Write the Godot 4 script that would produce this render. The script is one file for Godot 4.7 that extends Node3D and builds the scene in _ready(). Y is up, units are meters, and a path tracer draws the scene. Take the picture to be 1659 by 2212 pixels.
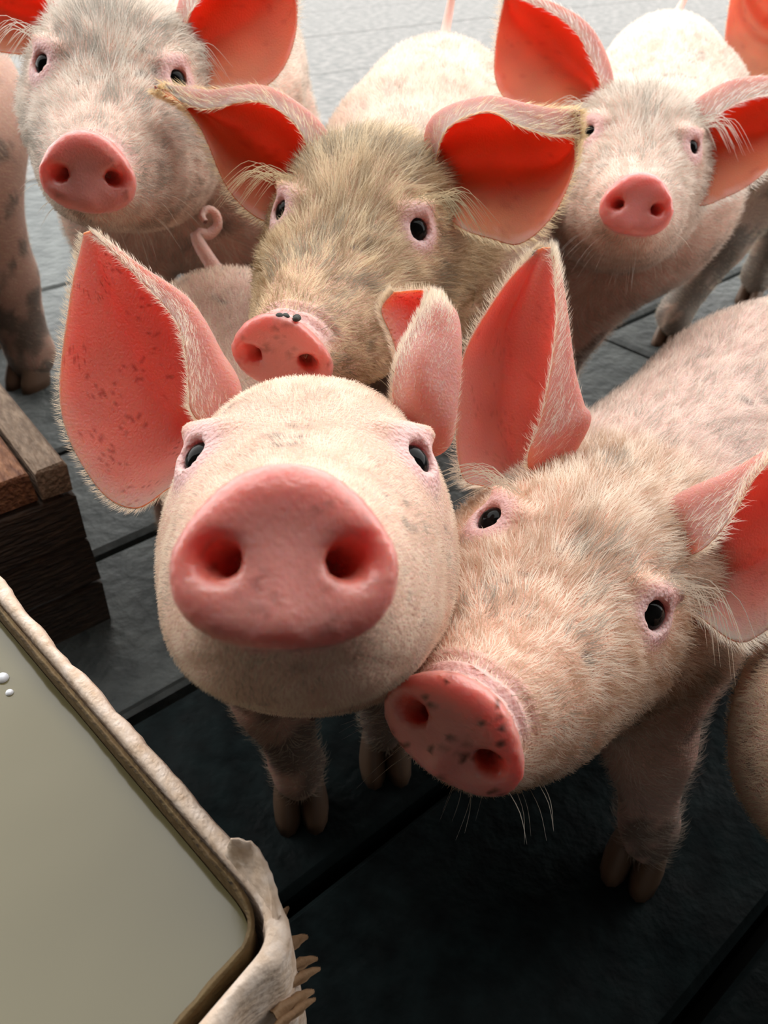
extends Node3D
# Piglets crowding a pen: camera and daylight first, then the pen, then the pigs, then small things.

const EYE := Vector3(0.0, 0.60, 0.0)
const PITCH := 38.0
const FOV := 66.0
var focal_px := 1106.0 / tan(deg_to_rad(FOV * 0.5))
var fwd := Vector3.ZERO
var upv := Vector3.ZERO
var rng := RandomNumberGenerator.new()
var noise_a := FastNoiseLite.new()
var noise_b := FastNoiseLite.new()
var M := {}
var taken := {}

# ---------------------------------------------------------------- helpers
func at(px: float, py: float, d: float) -> Vector3:
	return EYE + Vector3(1, 0, 0) * ((px - 829.5) / focal_px * d) + upv * ((1106.0 - py) / focal_px * d) + fwd * d

func at_height(px: float, py: float, y: float) -> Vector3:
	var r := at(px, py, 1.0) - EYE
	return EYE + r * ((y - EYE.y) / r.y)

func depth_of(p: Vector3) -> float:
	return (p - EYE).dot(fwd)

func numbered(called: String) -> String:
	var n: int = taken.get(called, 0)
	taken[called] = n + 1
	return called if n == 0 else "%s_%03d" % [called, n]

func thing(called: String, label: String, category: String, where: Vector3, group := "") -> Node3D:
	var o := Node3D.new()
	o.name = numbered(called)
	add_child(o)
	o.position = where
	o.set_meta("label", label)
	o.set_meta("category", category)
	if group != "":
		o.set_meta("group", group)
	return o

func put(called: String, m: Mesh, mat: Material, parent: Node3D) -> MeshInstance3D:
	var o := MeshInstance3D.new()
	o.name = called
	o.mesh = m
	o.material_override = mat
	parent.add_child(o, true)
	return o

func arrays_mesh(v: PackedVector3Array, n: PackedVector3Array, c: PackedColorArray, idx: PackedInt32Array, uv := PackedVector2Array()) -> ArrayMesh:
	var a := []
	a.resize(Mesh.ARRAY_MAX)
	a[Mesh.ARRAY_VERTEX] = v
	a[Mesh.ARRAY_NORMAL] = n
	if c.size() > 0:
		a[Mesh.ARRAY_COLOR] = c
	if uv.size() > 0:
		a[Mesh.ARRAY_TEX_UV] = uv
	if idx.size() > 0:
		a[Mesh.ARRAY_INDEX] = idx
	var m := ArrayMesh.new()
	m.add_surface_from_arrays(Mesh.PRIMITIVE_TRIANGLES, a)
	return m

func smooth_normals(v: PackedVector3Array, idx: PackedInt32Array) -> PackedVector3Array:
	var n := PackedVector3Array()
	n.resize(v.size())
	for i in range(0, idx.size(), 3):
		var a := idx[i]
		var b := idx[i + 1]
		var c := idx[i + 2]
		var f := (v[c] - v[a]).cross(v[b] - v[a])
		n[a] += f
		n[b] += f
		n[c] += f
	for i in n.size():
		n[i] = n[i].normalized()
	return n

func noise_tex(freq: float, oct: int, lo: Color, hi: Color, size := 512, sd := 1) -> NoiseTexture2D:
	var f := FastNoiseLite.new()
	f.seed = sd
	f.noise_type = FastNoiseLite.TYPE_SIMPLEX_SMOOTH
	f.frequency = freq
	f.fractal_octaves = oct
	var t := NoiseTexture2D.new()
	t.width = size
	t.height = size
	t.seamless = true
	t.noise = f
	var g := Gradient.new()
	g.set_color(0, lo)
	g.set_color(1, hi)
	t.color_ramp = g
	return t

func noise_height(freq: float, oct: int, size := 512, sd := 1) -> NoiseTexture2D:
	return noise_tex(freq, oct, Color.BLACK, Color.WHITE, size, sd)

func mat(col: Color, rough: float, vertex := false) -> StandardMaterial3D:
	var m := StandardMaterial3D.new()
	m.albedo_color = col
	m.roughness = rough
	m.vertex_color_use_as_albedo = vertex
	m.cull_mode = BaseMaterial3D.CULL_DISABLED
	return m

# ---------------------------------------------------------------- signed distance field of one pig
var bone_a := PackedVector3Array()
var bone_d := PackedVector3Array()
var bone_il := PackedFloat32Array()
var bone_r := PackedFloat32Array()
var bone_s := PackedFloat32Array()
var bone_k := PackedFloat32Array()
var head_inv := Transform3D()
var head_basis := Basis()
var head_o := Vector3.ZERO
var head_s := 1.0
var head_fl := 1.0
var head_wk := 1.0
var head_jk := 1.0
var head_tk := 1.0
var disc_tilt := 0.0
var eye_n := Vector3(0.62, 0.32, 0.71).normalized()
var eye_open := 0.0068
var eye_p := Vector3(0.047, 0.058, -0.125)
var eye_on := true
const PROFILE_T := [-0.02, 0.0, 0.004, 0.009, 0.015, 0.024, 0.036, 0.055, 0.08, 0.105, 0.13, 0.155, 0.18, 0.205, 0.24]
const PROFILE_TOP := [0.0250, 0.0265, 0.0285, 0.0285, 0.0245, 0.0235, 0.027, 0.034, 0.046, 0.063, 0.084, 0.099, 0.105, 0.103, 0.095]
const PROFILE_BOT := [-0.019, -0.0210, -0.0220, -0.0220, -0.0225, -0.0280, -0.0335, -0.040, -0.0445, -0.0475, -0.0500, -0.052, -0.054, -0.056, -0.058]
const PROFILE_W := [0.027, 0.0285, 0.0305, 0.0305, 0.0270, 0.0275, 0.0310, 0.0385, 0.0475, 0.0540, 0.0580, 0.0610, 0.0620, 0.0620, 0.0600]
var prof_w := PackedFloat32Array()
var prof_c := PackedFloat32Array()
var prof_h := PackedFloat32Array()
const PROF_N := 160
const PROF_LO := -0.02
const PROF_HI := 0.24

func cubic_table(src: Array, t: float) -> float:
	var n := PROFILE_T.size()
	var i := 0
	while i < n - 2 and t > PROFILE_T[i + 1]:
		i += 1
	var t1: float = PROFILE_T[i]
	var t2: float = PROFILE_T[i + 1]
	var u := clampf((t - t1) / (t2 - t1), 0.0, 1.0)
	var p1: float = src[i]
	var p2: float = src[i + 1]
	var m1: float = (p2 - p1)
	var m2: float = (p2 - p1)
	if i > 0:
		var s0: float = (p1 - src[i - 1]) / (t1 - PROFILE_T[i - 1])
		var s1: float = (p2 - p1) / (t2 - t1)
		m1 = 0.0 if s0 * s1 <= 0.0 else 0.5 * (s0 + s1) * (t2 - t1)
	if i + 2 < n:
		var s1b: float = (p2 - p1) / (t2 - t1)
		var s2: float = (src[i + 2] - p2) / (PROFILE_T[i + 2] - t2)
		m2 = 0.0 if s1b * s2 <= 0.0 else 0.5 * (s1b + s2) * (t2 - t1)
	var u2 := u * u
	var u3 := u2 * u
	return (2 * u3 - 3 * u2 + 1) * p1 + (u3 - 2 * u2 + u) * m1 + (-2 * u3 + 3 * u2) * p2 + (u3 - u2) * m2

func make_profile() -> void:
	for i in PROF_N + 1:
		var t := PROF_LO + (PROF_HI - PROF_LO) * i / PROF_N
		var top := cubic_table(PROFILE_TOP, t)
		var bot := cubic_table(PROFILE_BOT, t)
		prof_w.append(cubic_table(PROFILE_W, t))
		prof_c.append((top + bot) * 0.5)
		prof_h.append((top - bot) * 0.5)

func bone(a: Vector3, b: Vector3, r1: float, r2: float, k := 0.03) -> void:
	bone_a.append(a)
	bone_d.append(b - a)
	bone_il.append(1.0 / maxf((b - a).length_squared(), 1e-9))
	bone_r.append(r1)
	bone_s.append(r2 - r1)
	bone_k.append(k)

func clear_bones() -> void:
	bone_a.clear()
	bone_d.clear()
	bone_il.clear()
	bone_r.clear()
	bone_s.clear()
	bone_k.clear()

func seg(p: Vector3, a: Vector3, b: Vector3, r1: float, r2: float) -> float:
	var d := b - a
	var h := clampf((p - a).dot(d) / d.length_squared(), 0.0, 1.0)
	return (p - a - d * h).length() - (r1 + (r2 - r1) * h)

func tilted(q: Vector3) -> Vector3:
	if q.z < -0.05 or disc_tilt == 0.0:
		return q
	return Vector3(q.x, q.y, q.z - disc_tilt * q.y * (1.0 - smoothstep(0.004, 0.05, -q.z)))

func head_field(q: Vector3) -> float:
	q = tilted(q)
	# q in the head's own metres (scale 1), nose towards +z, forehead +y
	var t := -q.z
	if t > 0.03:
		t = 0.03 + (t - 0.03) * (0.21 / (0.24 * head_fl - 0.03))
	var f := clampf((t - PROF_LO) / (PROF_HI - PROF_LO), 0.0, 1.0) * PROF_N
	var i := mini(int(f), PROF_N - 1)
	var u := f - i
	var w := prof_w[i] + (prof_w[i + 1] - prof_w[i]) * u
	var c := prof_c[i] + (prof_c[i + 1] - prof_c[i]) * u
	var h := prof_h[i] + (prof_h[i + 1] - prof_h[i]) * u
	var ey := (q.y - c) / h
	var wk := smoothstep(0.05, 0.11, t)
	w *= (1.0 - 0.07 * clampf(ey, -1.3, 1.3)) * (1.0 + (head_wk - 1.0) * wk)
	if ey < 0.0:
		ey /= 1.0 + (head_jk - 1.0) * wk
	else:
		ey /= 1.0 + (head_tk - 1.0) * wk
	w *= 1.0 - 0.27 * clampf(ey, 0.0, 1.2) * (1.0 - smoothstep(0.012, 0.05, t))
	var ex := absf(q.x) / w
	var r := pow(pow(ex, 2.35) + pow(absf(ey), 2.35), 0.42553)
	var d := (r - 1.0) * minf(w, h) * 0.92
	var ax := absf(q.x)
	if q.z > -0.05:
		# front of the disc: a shallow dish under a rounded rim
		var rr := minf(r, 1.2)
		var face := q.z - 0.0015 + 0.0022 * (1.0 - rr * rr) - 0.0030 * exp(-pow(ax / 0.007, 2.0)) * clampf(0.4 - q.y / 0.02, 0.0, 1.0)
		var k := 0.0075
		var hh := clampf(0.5 - 0.5 * (d - face) / k, 0.0, 1.0)
		d = lerpf(d, face, hh) + k * hh * (1.0 - hh)
		# nostrils
		var ns := seg(Vector3(ax, q.y, q.z), Vector3(0.0100, 0.0010, -0.017), Vector3(0.0205, 0.0020, 0.0045), 0.0030, 0.0066)
		var kn := 0.0045
		d = maxf_smooth(d, -ns, kn)
		# folds in the skin on top of the nose, behind the disc
		if q.z < -0.010 and q.y > 0.0:
			d += 0.0014 * sin(q.z * 760.0 + ax * 60.0) * smoothstep(0.004, 0.016, q.y) * smoothstep(-0.050, -0.030, q.z) * (1.0 - smoothstep(-0.014, -0.010, q.z))
	if q.z < 0.0 and q.z > -0.13:
		# mouth crease
		var mo := minf(seg(Vector3(ax, q.y, q.z), Vector3(0.0, -0.0285, -0.016), Vector3(0.024, -0.0285, -0.030), 0.0016, 0.0016), seg(Vector3(ax, q.y, q.z), Vector3(0.024, -0.0285, -0.030), Vector3(0.047, -0.030, -0.082), 0.0018, 0.0008))
		d = maxf_smooth(d, -mo, 0.005)
	return d

func minf_smooth(a: float, b: float, k: float) -> float:
	var h := maxf(k - absf(a - b), 0.0) / k
	return minf(a, b) - h * h * k * 0.25

func maxf_smooth(a: float, b: float, k: float) -> float:
	var h := maxf(k - absf(a - b), 0.0) / k
	return maxf(a, b) + h * h * k * 0.25

func field(p: Vector3) -> float:
	var d := 10.0
	for i in bone_a.size():
		var pa := p - bone_a[i]
		var h := clampf(pa.dot(bone_d[i]) * bone_il[i], 0.0, 1.0)
		var x := (pa - bone_d[i] * h).length() - bone_r[i] - bone_s[i] * h
		var k := bone_k[i]
		var g := k - absf(d - x)
		if g > 0.0:
			d = minf(d, x) - g * g / k * 0.25
		elif x < d:
			d = x
	var q := head_inv * p
	if q.z > -0.30 * head_fl:
		var hd := 10.0
		if q.z < 0.06 and absf(q.x) < 0.14 and absf(q.y) < 0.17:
			hd = head_field(q) * head_s
			var back := (-q.z - 0.215 * head_fl) * head_s
			if back > 0.0:
				hd = maxf_smooth(hd, back, 0.04)
		else:
			hd = ((q - Vector3(0, 0, -0.12)).length() - 0.10) * head_s * 0.5
		d = minf_smooth(d, hd, 0.045 * smoothstep(-0.05, -0.16, q.z) + 0.002)
	if eye_on:
		var e := Vector3(absf(q.x), q.y, q.z) - Vector3(eye_p.x, eye_p.y, eye_p.z * head_fl)
		if e.length_squared() < 0.0025:
			var bump := (e + eye_n * 0.0078).length() - 0.0135
			d = minf_smooth(d, bump * head_s, 0.010)
			var brow := seg(e, Vector3(-0.014, 0.011, 0.004), Vector3(0.006, 0.015, -0.012), 0.0035, 0.0035)
			d = minf_smooth(d, brow * head_s, 0.010)
			var cut := seg(e, eye_n * -0.005, eye_n * 0.022, eye_open, eye_open * 1.3)
			d = maxf_smooth(d, -cut * head_s, 0.0024)
	return d

# ---------------------------------------------------------------- surface nets over the cells near the surface
var net_v := PackedVector3Array()
var net_i := PackedInt32Array()

func surface_net(lo: Vector3, hi: Vector3, cell: float, part: int) -> void:
	# part 0: everything; 1: only the head side of the neck; 2: only the body side
	var nx := int(ceil((hi.x - lo.x) / cell / 4.0)) * 4
	var ny := int(ceil((hi.y - lo.y) / cell / 4.0)) * 4
	var nz := int(ceil((hi.z - lo.z) / cell / 4.0)) * 4
	var sx := nx + 1
	var sxy := (nx + 1) * (ny + 1)
	var val := PackedFloat32Array()
	val.resize(sxy * (nz + 1))
	val.fill(99.0)
	var cells := PackedInt32Array()
	var big := cell * 4.0 * 0.866 * 1.35
	var small := cell * 2.0 * 0.866 * 1.35
	for bz in range(0, nz, 4):
		for by in range(0, ny, 4):
			for bx in range(0, nx, 4):
				if absf(field(lo + Vector3(bx + 2, by + 2, bz + 2) * cell)) > big:
					continue
				for s in 8:
					var cx := bx + (s & 1) * 2
					var cy := by + ((s >> 1) & 1) * 2
					var cz := bz + (s >> 2) * 2
					var mid := (cx + 1) + (cy + 1) * sx + (cz + 1) * sxy
					if val[mid] > 98.0:
						val[mid] = field(lo + Vector3(cx + 1, cy + 1, cz + 1) * cell)
					if absf(val[mid]) > small:
						continue
					for k in 27:
						var gx := cx + k % 3
						var gy := cy + (k / 3) % 3
						var gz := cz + k / 9
						var gi := gx + gy * sx + gz * sxy
						if val[gi] > 98.0:
							val[gi] = field(lo + Vector3(gx, gy, gz) * cell)
					for k in 8:
						cells.append((cx + (k & 1)) + (cy + ((k >> 1) & 1)) * sx + (cz + (k >> 2)) * sxy)
	var of_cell := {}
	var corner := PackedInt32Array([0, 1, sx, sx + 1, sxy, sxy + 1, sxy + sx, sxy + sx + 1])
	var ea := PackedInt32Array([0, 2, 4, 6, 0, 1, 4, 5, 0, 1, 2, 3])
	var eb := PackedInt32Array([1, 3, 5, 7, 2, 3, 6, 7, 4, 5, 6, 7])
	for c in cells:
		var mask := 0
		for k in 8:
			if val[c + corner[k]] < 0.0:
				mask |= 1 << k
		if mask == 0 or mask == 255:
			continue
		var sum := Vector3.ZERO
		var cnt := 0
		for e in 12:
			var a := ea[e]
			var b := eb[e]
			if ((mask >> a) & 1) == ((mask >> b) & 1):
				continue
			var va := val[c + corner[a]]
			var vb := val[c + corner[b]]
			var t := va / (va - vb)
			var pa := Vector3(a & 1, (a >> 1) & 1, a >> 2)
			var pb := Vector3(b & 1, (b >> 1) & 1, b >> 2)
			sum += pa.lerp(pb, t)
			cnt += 1
		var gz2 := c / sxy
		var gy2 := (c - gz2 * sxy) / sx
		var gx2 := c - gz2 * sxy - gy2 * sx
		of_cell[c] = net_v.size()
		net_v.append(lo + (Vector3(gx2, gy2, gz2) + sum / cnt) * cell)
	for c in of_cell:
		for ax in 3:
			var step: int = [1, sx, sxy][ax]
			var o1: int = [sx, sxy, 1][ax]
			var o2: int = [sxy, 1, sx][ax]
			var v0 := val[c]
			var v1 := val[c + step]
			if (v0 < 0.0) == (v1 < 0.0):
				continue
			if not (of_cell.has(c - o1) and of_cell.has(c - o2) and of_cell.has(c - o1 - o2)):
				continue
			var i0: int = of_cell[c]
			var i1: int = of_cell[c - o1]
			var i2: int = of_cell[c - o1 - o2]
			var i3: int = of_cell[c - o2]
			if part != 0:
				var hq := head_inv * net_v[i0]
				var near := absf(hq.x) < 0.085 and hq.y > -0.10 and hq.y < 0.13
				if part == 1 and not (near and hq.z > -0.222 * head_fl):
					continue
				if part == 2 and near and hq.z > -0.215 * head_fl:
					continue
			if v0 < 0.0:
				net_i.append_array(PackedInt32Array([i0, i2, i1, i0, i3, i2]))
			else:
				net_i.append_array(PackedInt32Array([i0, i1, i2, i0, i2, i3]))

# ---------------------------------------------------------------- hair: tapered bent blades in one mesh
var mesh_base := Vector3.ZERO
var hair_v := PackedVector3Array()
var hair_n := PackedVector3Array()
var hair_c := PackedColorArray()
var hair_i := PackedInt32Array()

func hair_clear() -> void:
	hair_v = PackedVector3Array()
	hair_n = PackedVector3Array()
	hair_c = PackedColorArray()
	hair_i = PackedInt32Array()

func blade(root: Vector3, n: Vector3, dir: Vector3, bend: Vector3, length: float, width: float, col: Color) -> void:
	var side := dir.cross(n + Vector3(rng.randf() - 0.5, rng.randf() - 0.5, rng.randf() - 0.5) * 1.1).normalized() * (width * 0.5)
	var mid := root + dir * (length * 0.5)
	var tip := mid + (dir + bend).normalized() * (length * 0.5)
	var b := hair_v.size()
	hair_v.append(root - side)
	hair_v.append(root + side)
	hair_v.append(mid - side * 0.8)
	hair_v.append(mid + side * 0.8)
	hair_v.append(tip)
	for k in 5:
		hair_n.append(n)
		hair_c.append(col)
	hair_i.append_array(PackedInt32Array([b, b + 2, b + 1, b + 1, b + 2, b + 3, b + 2, b + 4, b + 3]))

func strand(pts: Array, n: Vector3, width: float, col: Color) -> void:
	# a long bristle through given points
	var c := Curve3D.new()
	for i in pts.size():
		var tan_v: Vector3 = (pts[mini(i + 1, pts.size() - 1)] - pts[maxi(i - 1, 0)]) / 6.0
		c.add_point(pts[i], -tan_v, tan_v)
	var steps := 8
	var ln := c.get_baked_length()
	var b := hair_v.size()
	for s in steps + 1:
		var p := c.sample_baked(ln * s / steps, true)
		var p2 := c.sample_baked(minf(ln * (s + 0.5) / steps, ln), true)
		var p1 := c.sample_baked(maxf(ln * (s - 0.5) / steps, 0.0), true)
		var side := (p2 - p1).cross(EYE - p - mesh_base).normalized() * (width * 0.5 * (1.0 - 0.85 * pow(float(s) / steps, 2.0)))
		hair_v.append(p - side)
		hair_v.append(p + side)
		for k in 2:
			hair_n.append(n)
			hair_c.append(col)
		if s < steps:
			var o := b + s * 2
			hair_i.append_array(PackedInt32Array([o, o + 1, o + 2, o + 1, o + 3, o + 2]))

# ---------------------------------------------------------------- one ear from a net of control points
func catmull(p0: Vector3, p1: Vector3, p2: Vector3, p3: Vector3, t: float) -> Vector3:
	return 0.5 * ((2.0 * p1) + (p2 - p0) * t + (2.0 * p0 - 5.0 * p1 + 4.0 * p2 - p3) * t * t + (3.0 * p1 - p0 - 3.0 * p2 + p3) * t * t * t)

func spline(pts: Array, t: float) -> Vector3:
	var n := pts.size()
	var f := clampf(t, 0.0, 1.0) * (n - 1)
	var i := mini(int(f), n - 2)
	var p1: Vector3 = pts[i]
	var p2: Vector3 = pts[i + 1]
	var p0: Vector3 = pts[i - 1] if i > 0 else p1 * 2.0 - p2
	var p3: Vector3 = pts[i + 2] if i + 2 < n else p2 * 2.0 - p1
	return catmull(p0, p1, p2, p3, f - i)

func ear_points(rows: Array, depths: Array, tip_d: float) -> Array:
	# rows of pixel pairs (base to tip, across from the lower edge to the rolled front edge) at real depths
	var out := []
	for r in rows.size():
		var row := []
		var f := float(r) / (rows.size() - 1)
		for k in depths.size():
			var q: Array = rows[r][mini(k, rows[r].size() - 1)]
			var dd: float = lerpf(depths[k], tip_d, f * f)
			if q.size() > 2:
				dd = q[2]
			row.append(at(q[0], q[1], dd))
		out.append(row)
	return out

func plain_ear(s: float) -> Array:
	# an upright ear in the head's own metres, for the pigs that barely show
	var rows := [
		[Vector3(0.058, 0.060, -0.185), Vector3(0.060, 0.075, -0.195), Vector3(0.055, 0.090, -0.200), Vector3(0.035, 0.105, -0.190), Vector3(0.040, 0.100, -0.178)],
		[Vector3(0.095, 0.050, -0.180), Vector3(0.095, 0.075, -0.200), Vector3(0.085, 0.100, -0.205), Vector3(0.060, 0.125, -0.190), Vector3(0.065, 0.115, -0.175)],
		[Vector3(0.125, 0.070, -0.175), Vector3(0.120, 0.090, -0.195), Vector3(0.110, 0.115, -0.200), Vector3(0.085, 0.145, -0.185), Vector3(0.090, 0.135, -0.172)],
		[Vector3(0.140, 0.110, -0.170), Vector3(0.135, 0.120, -0.180), Vector3(0.125, 0.135, -0.185), Vector3(0.110, 0.160, -0.175), Vector3(0.112, 0.152, -0.165)],
		[Vector3(0.141, 0.163, -0.165), Vector3(0.140, 0.165, -0.166), Vector3(0.139, 0.166, -0.167), Vector3(0.137, 0.169, -0.166), Vector3(0.138, 0.168, -0.165)]]
	var out := []
	for r in rows:
		var line := []
		for q in r:
			line.append(head_point(Vector3(q.x * s, q.y, q.z)))
		out.append(line)
	return [out, -s, s]

func build_ear(parent: Node3D, base: Vector3, net: Array, inner_sign: float, style: Dictionary) -> void:
	var nu: int = style.get("ear_res", 36)
	var nv := nu
	var grid := []
	for j in nv + 1:
		var v := float(j) / nv
		v = 1.0 - pow(1.0 - v, 1.25)
		var ctrl := []
		for k in net[0].size():
			var col := []
			for r in net.size():
				col.append(net[r][k])
			ctrl.append(spline(col, v))
		var line := PackedVector3Array()
		for i in nu + 1:
			line.append(spline(ctrl, float(i) / nu))
		grid.append(line)
	var normals := []
	for j in nv + 1:
		var line := PackedVector3Array()
		for i in nu + 1:
			var du: Vector3 = grid[j][mini(i + 1, nu)] - grid[j][maxi(i - 1, 0)]
			var dv: Vector3 = grid[mini(j + 1, nv)][i] - grid[maxi(j - 1, 0)][i]
			var n := du.cross(dv)
			line.append(n.normalized() * inner_sign if n.length_squared() > 1e-14 else (normals[j - 1][i] if j > 0 else Vector3.UP))
		normals.append(line)
	# soft corrugation of the inside, running with the ear
	var ve := PackedVector3Array()
	var co := PackedColorArray()
	var idx := PackedInt32Array()
	var inner_c: Color = style.ear_inner
	var outer_c: Color = style.ear_outer
	for side in 2:
		for j in nv + 1:
			for i in nu + 1:
				var u := float(i) / nu
				var v := float(j) / nv
				var rim := minf(minf(u, 1.0 - u) * 2.0, (1.0 - v) * 1.6)
				var th := 0.0007 + 0.0011 * smoothstep(0.0, 0.35, rim) + 0.0016 * (1.0 - v) * smoothstep(0.0, 0.5, rim)
				var ridge := 0.0019 * sin(u * 30.0 - v * 4.0) * smoothstep(0.10, 0.45, rim) * smoothstep(0.25, 0.5, u) * (1.0 - v * 0.5)
				var p: Vector3 = grid[j][i] + normals[j][i] * (th if side == 0 else -th) + normals[j][i] * ridge
				ve.append(p - base)
				var s := clampf(noise_a.get_noise_3dv(p * 30.0) * 0.5 + 0.5, 0.0, 1.0)
				var spots := smoothstep(0.50, 0.62, noise_b.get_noise_3dv(p * 620.0)) * smoothstep(0.0, 0.25, noise_a.get_noise_3dv(p * 45.0 + Vector3(3, 1, 7))) * float(style.get("ear_spots", 0.25))
				var c: Color = inner_c if side == 0 else outer_c
				c = c * (0.9 + 0.2 * s)
				if side == 0:
					c = c.lerp(outer_c, smoothstep(float(style.get("pale_rim", 0.10)), 0.0, rim + 0.08 * noise_a.get_noise_3dv(p * 60.0)) * 0.7)
					c = c.lerp(Color(0.26, 0.05, 0.02), spots)
				c.a = 1.0
				co.append(c)
	var row_n := nu + 1
	var off := row_n * (nv + 1)
	for j in nv:
		for i in nu:
			var a := j * row_n + i
			var s0 := 0 if inner_sign < 0.0 else off
			var s1 := off - s0
			idx.append_array(PackedInt32Array([s0 + a, s0 + a + 1, s0 + a + row_n, s0 + a + 1, s0 + a + row_n + 1, s0 + a + row_n]))
			idx.append_array(PackedInt32Array([s1 + a, s1 + a + row_n, s1 + a + 1, s1 + a + 1, s1 + a + row_n, s1 + a + row_n + 1]))
	for j in nv:
		for s in 2:
			var i := 0 if s == 0 else nu
			var a := j * row_n + i
			idx.append_array(PackedInt32Array([a, a + row_n, off + a, off + a, a + row_n, off + a + row_n]))
	for i in nu:
		for s in 2:
			var j := 0 if s == 0 else nv
			var a := j * row_n + i
			idx.append_array(PackedInt32Array([a, a + 1, off + a, off + a, a + 1, off + a + 1]))
	var no := smooth_ear_normals(ve, idx, normals, nu, nv)
	var ear := put("ear", arrays_mesh(ve, no, co, idx), style.ear_mat, parent)
	# fuzz: short hairs on the outer side, a fringe on the rim
	hair_clear()
	var dens: float = style.get("ear_hair", 1400.0)
	var hl: float = style.get("ear_hair_len", 0.004)
	var hw: float = style.get("hair_w", 0.00026)
	var hc: Color = style.hair
	for k in int(dens):
		var u := rng.randf()
		var v := pow(rng.randf(), 0.8) * 0.98
		var i := mini(int(u * nu), nu - 1)
		var j := mini(int(v * nv), nv - 1)
		var p: Vector3 = grid[j][i].lerp(grid[j + 1][i + 1], rng.randf())
		p += (grid[j][i + 1] - grid[j][i]) * (rng.randf() - 0.5)
		var n: Vector3 = -normals[j][i]
		var flow: Vector3 = (grid[j + 1][i] - grid[j][i]).normalized()
		var dir := (n * 0.5 + flow * 0.9 + Vector3(rng.randf() - 0.5, rng.randf() - 0.5, rng.randf() - 0.5) * 0.5).normalized()
		blade(p + n * 0.0015 - base, n, dir, flow * 0.3, hl * (0.7 + 0.6 * rng.randf()), hw, hc * (0.85 + 0.3 * rng.randf()))
	for k in int(style.get("rim_hair", 900)):
		var t := rng.randf()
		var s := rng.randi() % 2
		var j := mini(int(t * nv), nv - 1)
		var i := 0 if s == 0 else nu
		var p: Vector3 = grid[j][i].lerp(grid[j + 1][i], rng.randf())
		var out: Vector3 = (grid[j][i] - grid[j][1 if s == 0 else nu - 1]).normalized()
		var flow: Vector3 = (grid[j + 1][i] - grid[j][i]).normalized()
		var dir: Vector3 = (out * 0.8 + flow * 0.7 - normals[j][i] * (0.6 * rng.randf()) + Vector3(rng.randf() - 0.5, rng.randf() - 0.5, rng.randf() - 0.5) * 0.5).normalized()
		blade(p - base, -normals[j][i], dir, flow * 0.3, hl * (0.7 + 0.8 * rng.randf()), hw, hc * (0.85 + 0.3 * rng.randf()))
	var h := put("ear_hair", arrays_mesh(hair_v, hair_n, hair_c, hair_i), M.hair, ear)
	h.set_meta("kind", "stuff")

func smooth_ear_normals(ve: PackedVector3Array, idx: PackedInt32Array, normals: Array, nu: int, nv: int) -> PackedVector3Array:
	var n := smooth_normals(ve, idx)
	# keep each side's sense of in and out
	var half := (nu + 1) * (nv + 1)
	for j in nv + 1:
		for i in nu + 1:
			var a := j * (nu + 1) + i
			if n[a].dot(normals[j][i]) < 0.0:
				n[a] = -n[a]
			if n[half + a].dot(normals[j][i]) > 0.0:
				n[half + a] = -n[half + a]
	return n

# ---------------------------------------------------------------- one pig
func pig_head(o: Vector3, x: Vector3, y: Vector3, z: Vector3, s: float, fl: float, wk := 1.0, jk := 1.0) -> void:
	head_wk = wk
	head_tk = 1.0
	disc_tilt = 0.0
	head_jk = jk
	var zz := z.normalized()
	var xx := (x - zz * x.dot(zz)).normalized()
	var yy := zz.cross(xx)
	head_basis = Basis(xx, yy, zz)
	head_o = o
	head_s = s
	head_fl = fl
	head_inv = Transform3D(Basis(xx * s, yy * s, zz * s), o).affine_inverse()

func head_point(p: Vector3) -> Vector3:
	return head_o + head_basis * (p * head_s)

func leg(top: Vector3, knee: Vector3, foot: Vector3, r: float) -> void:
	bone(top, knee, r, r * 0.52, 0.05)
	bone(knee, foot + Vector3(0, 0.05, 0), r * 0.52, r * 0.34, 0.02)
	bone(foot + Vector3(0, 0.045, 0), foot + Vector3(0, 0.036, 0.006), r * 0.38, r * 0.34, 0.015)

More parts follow.
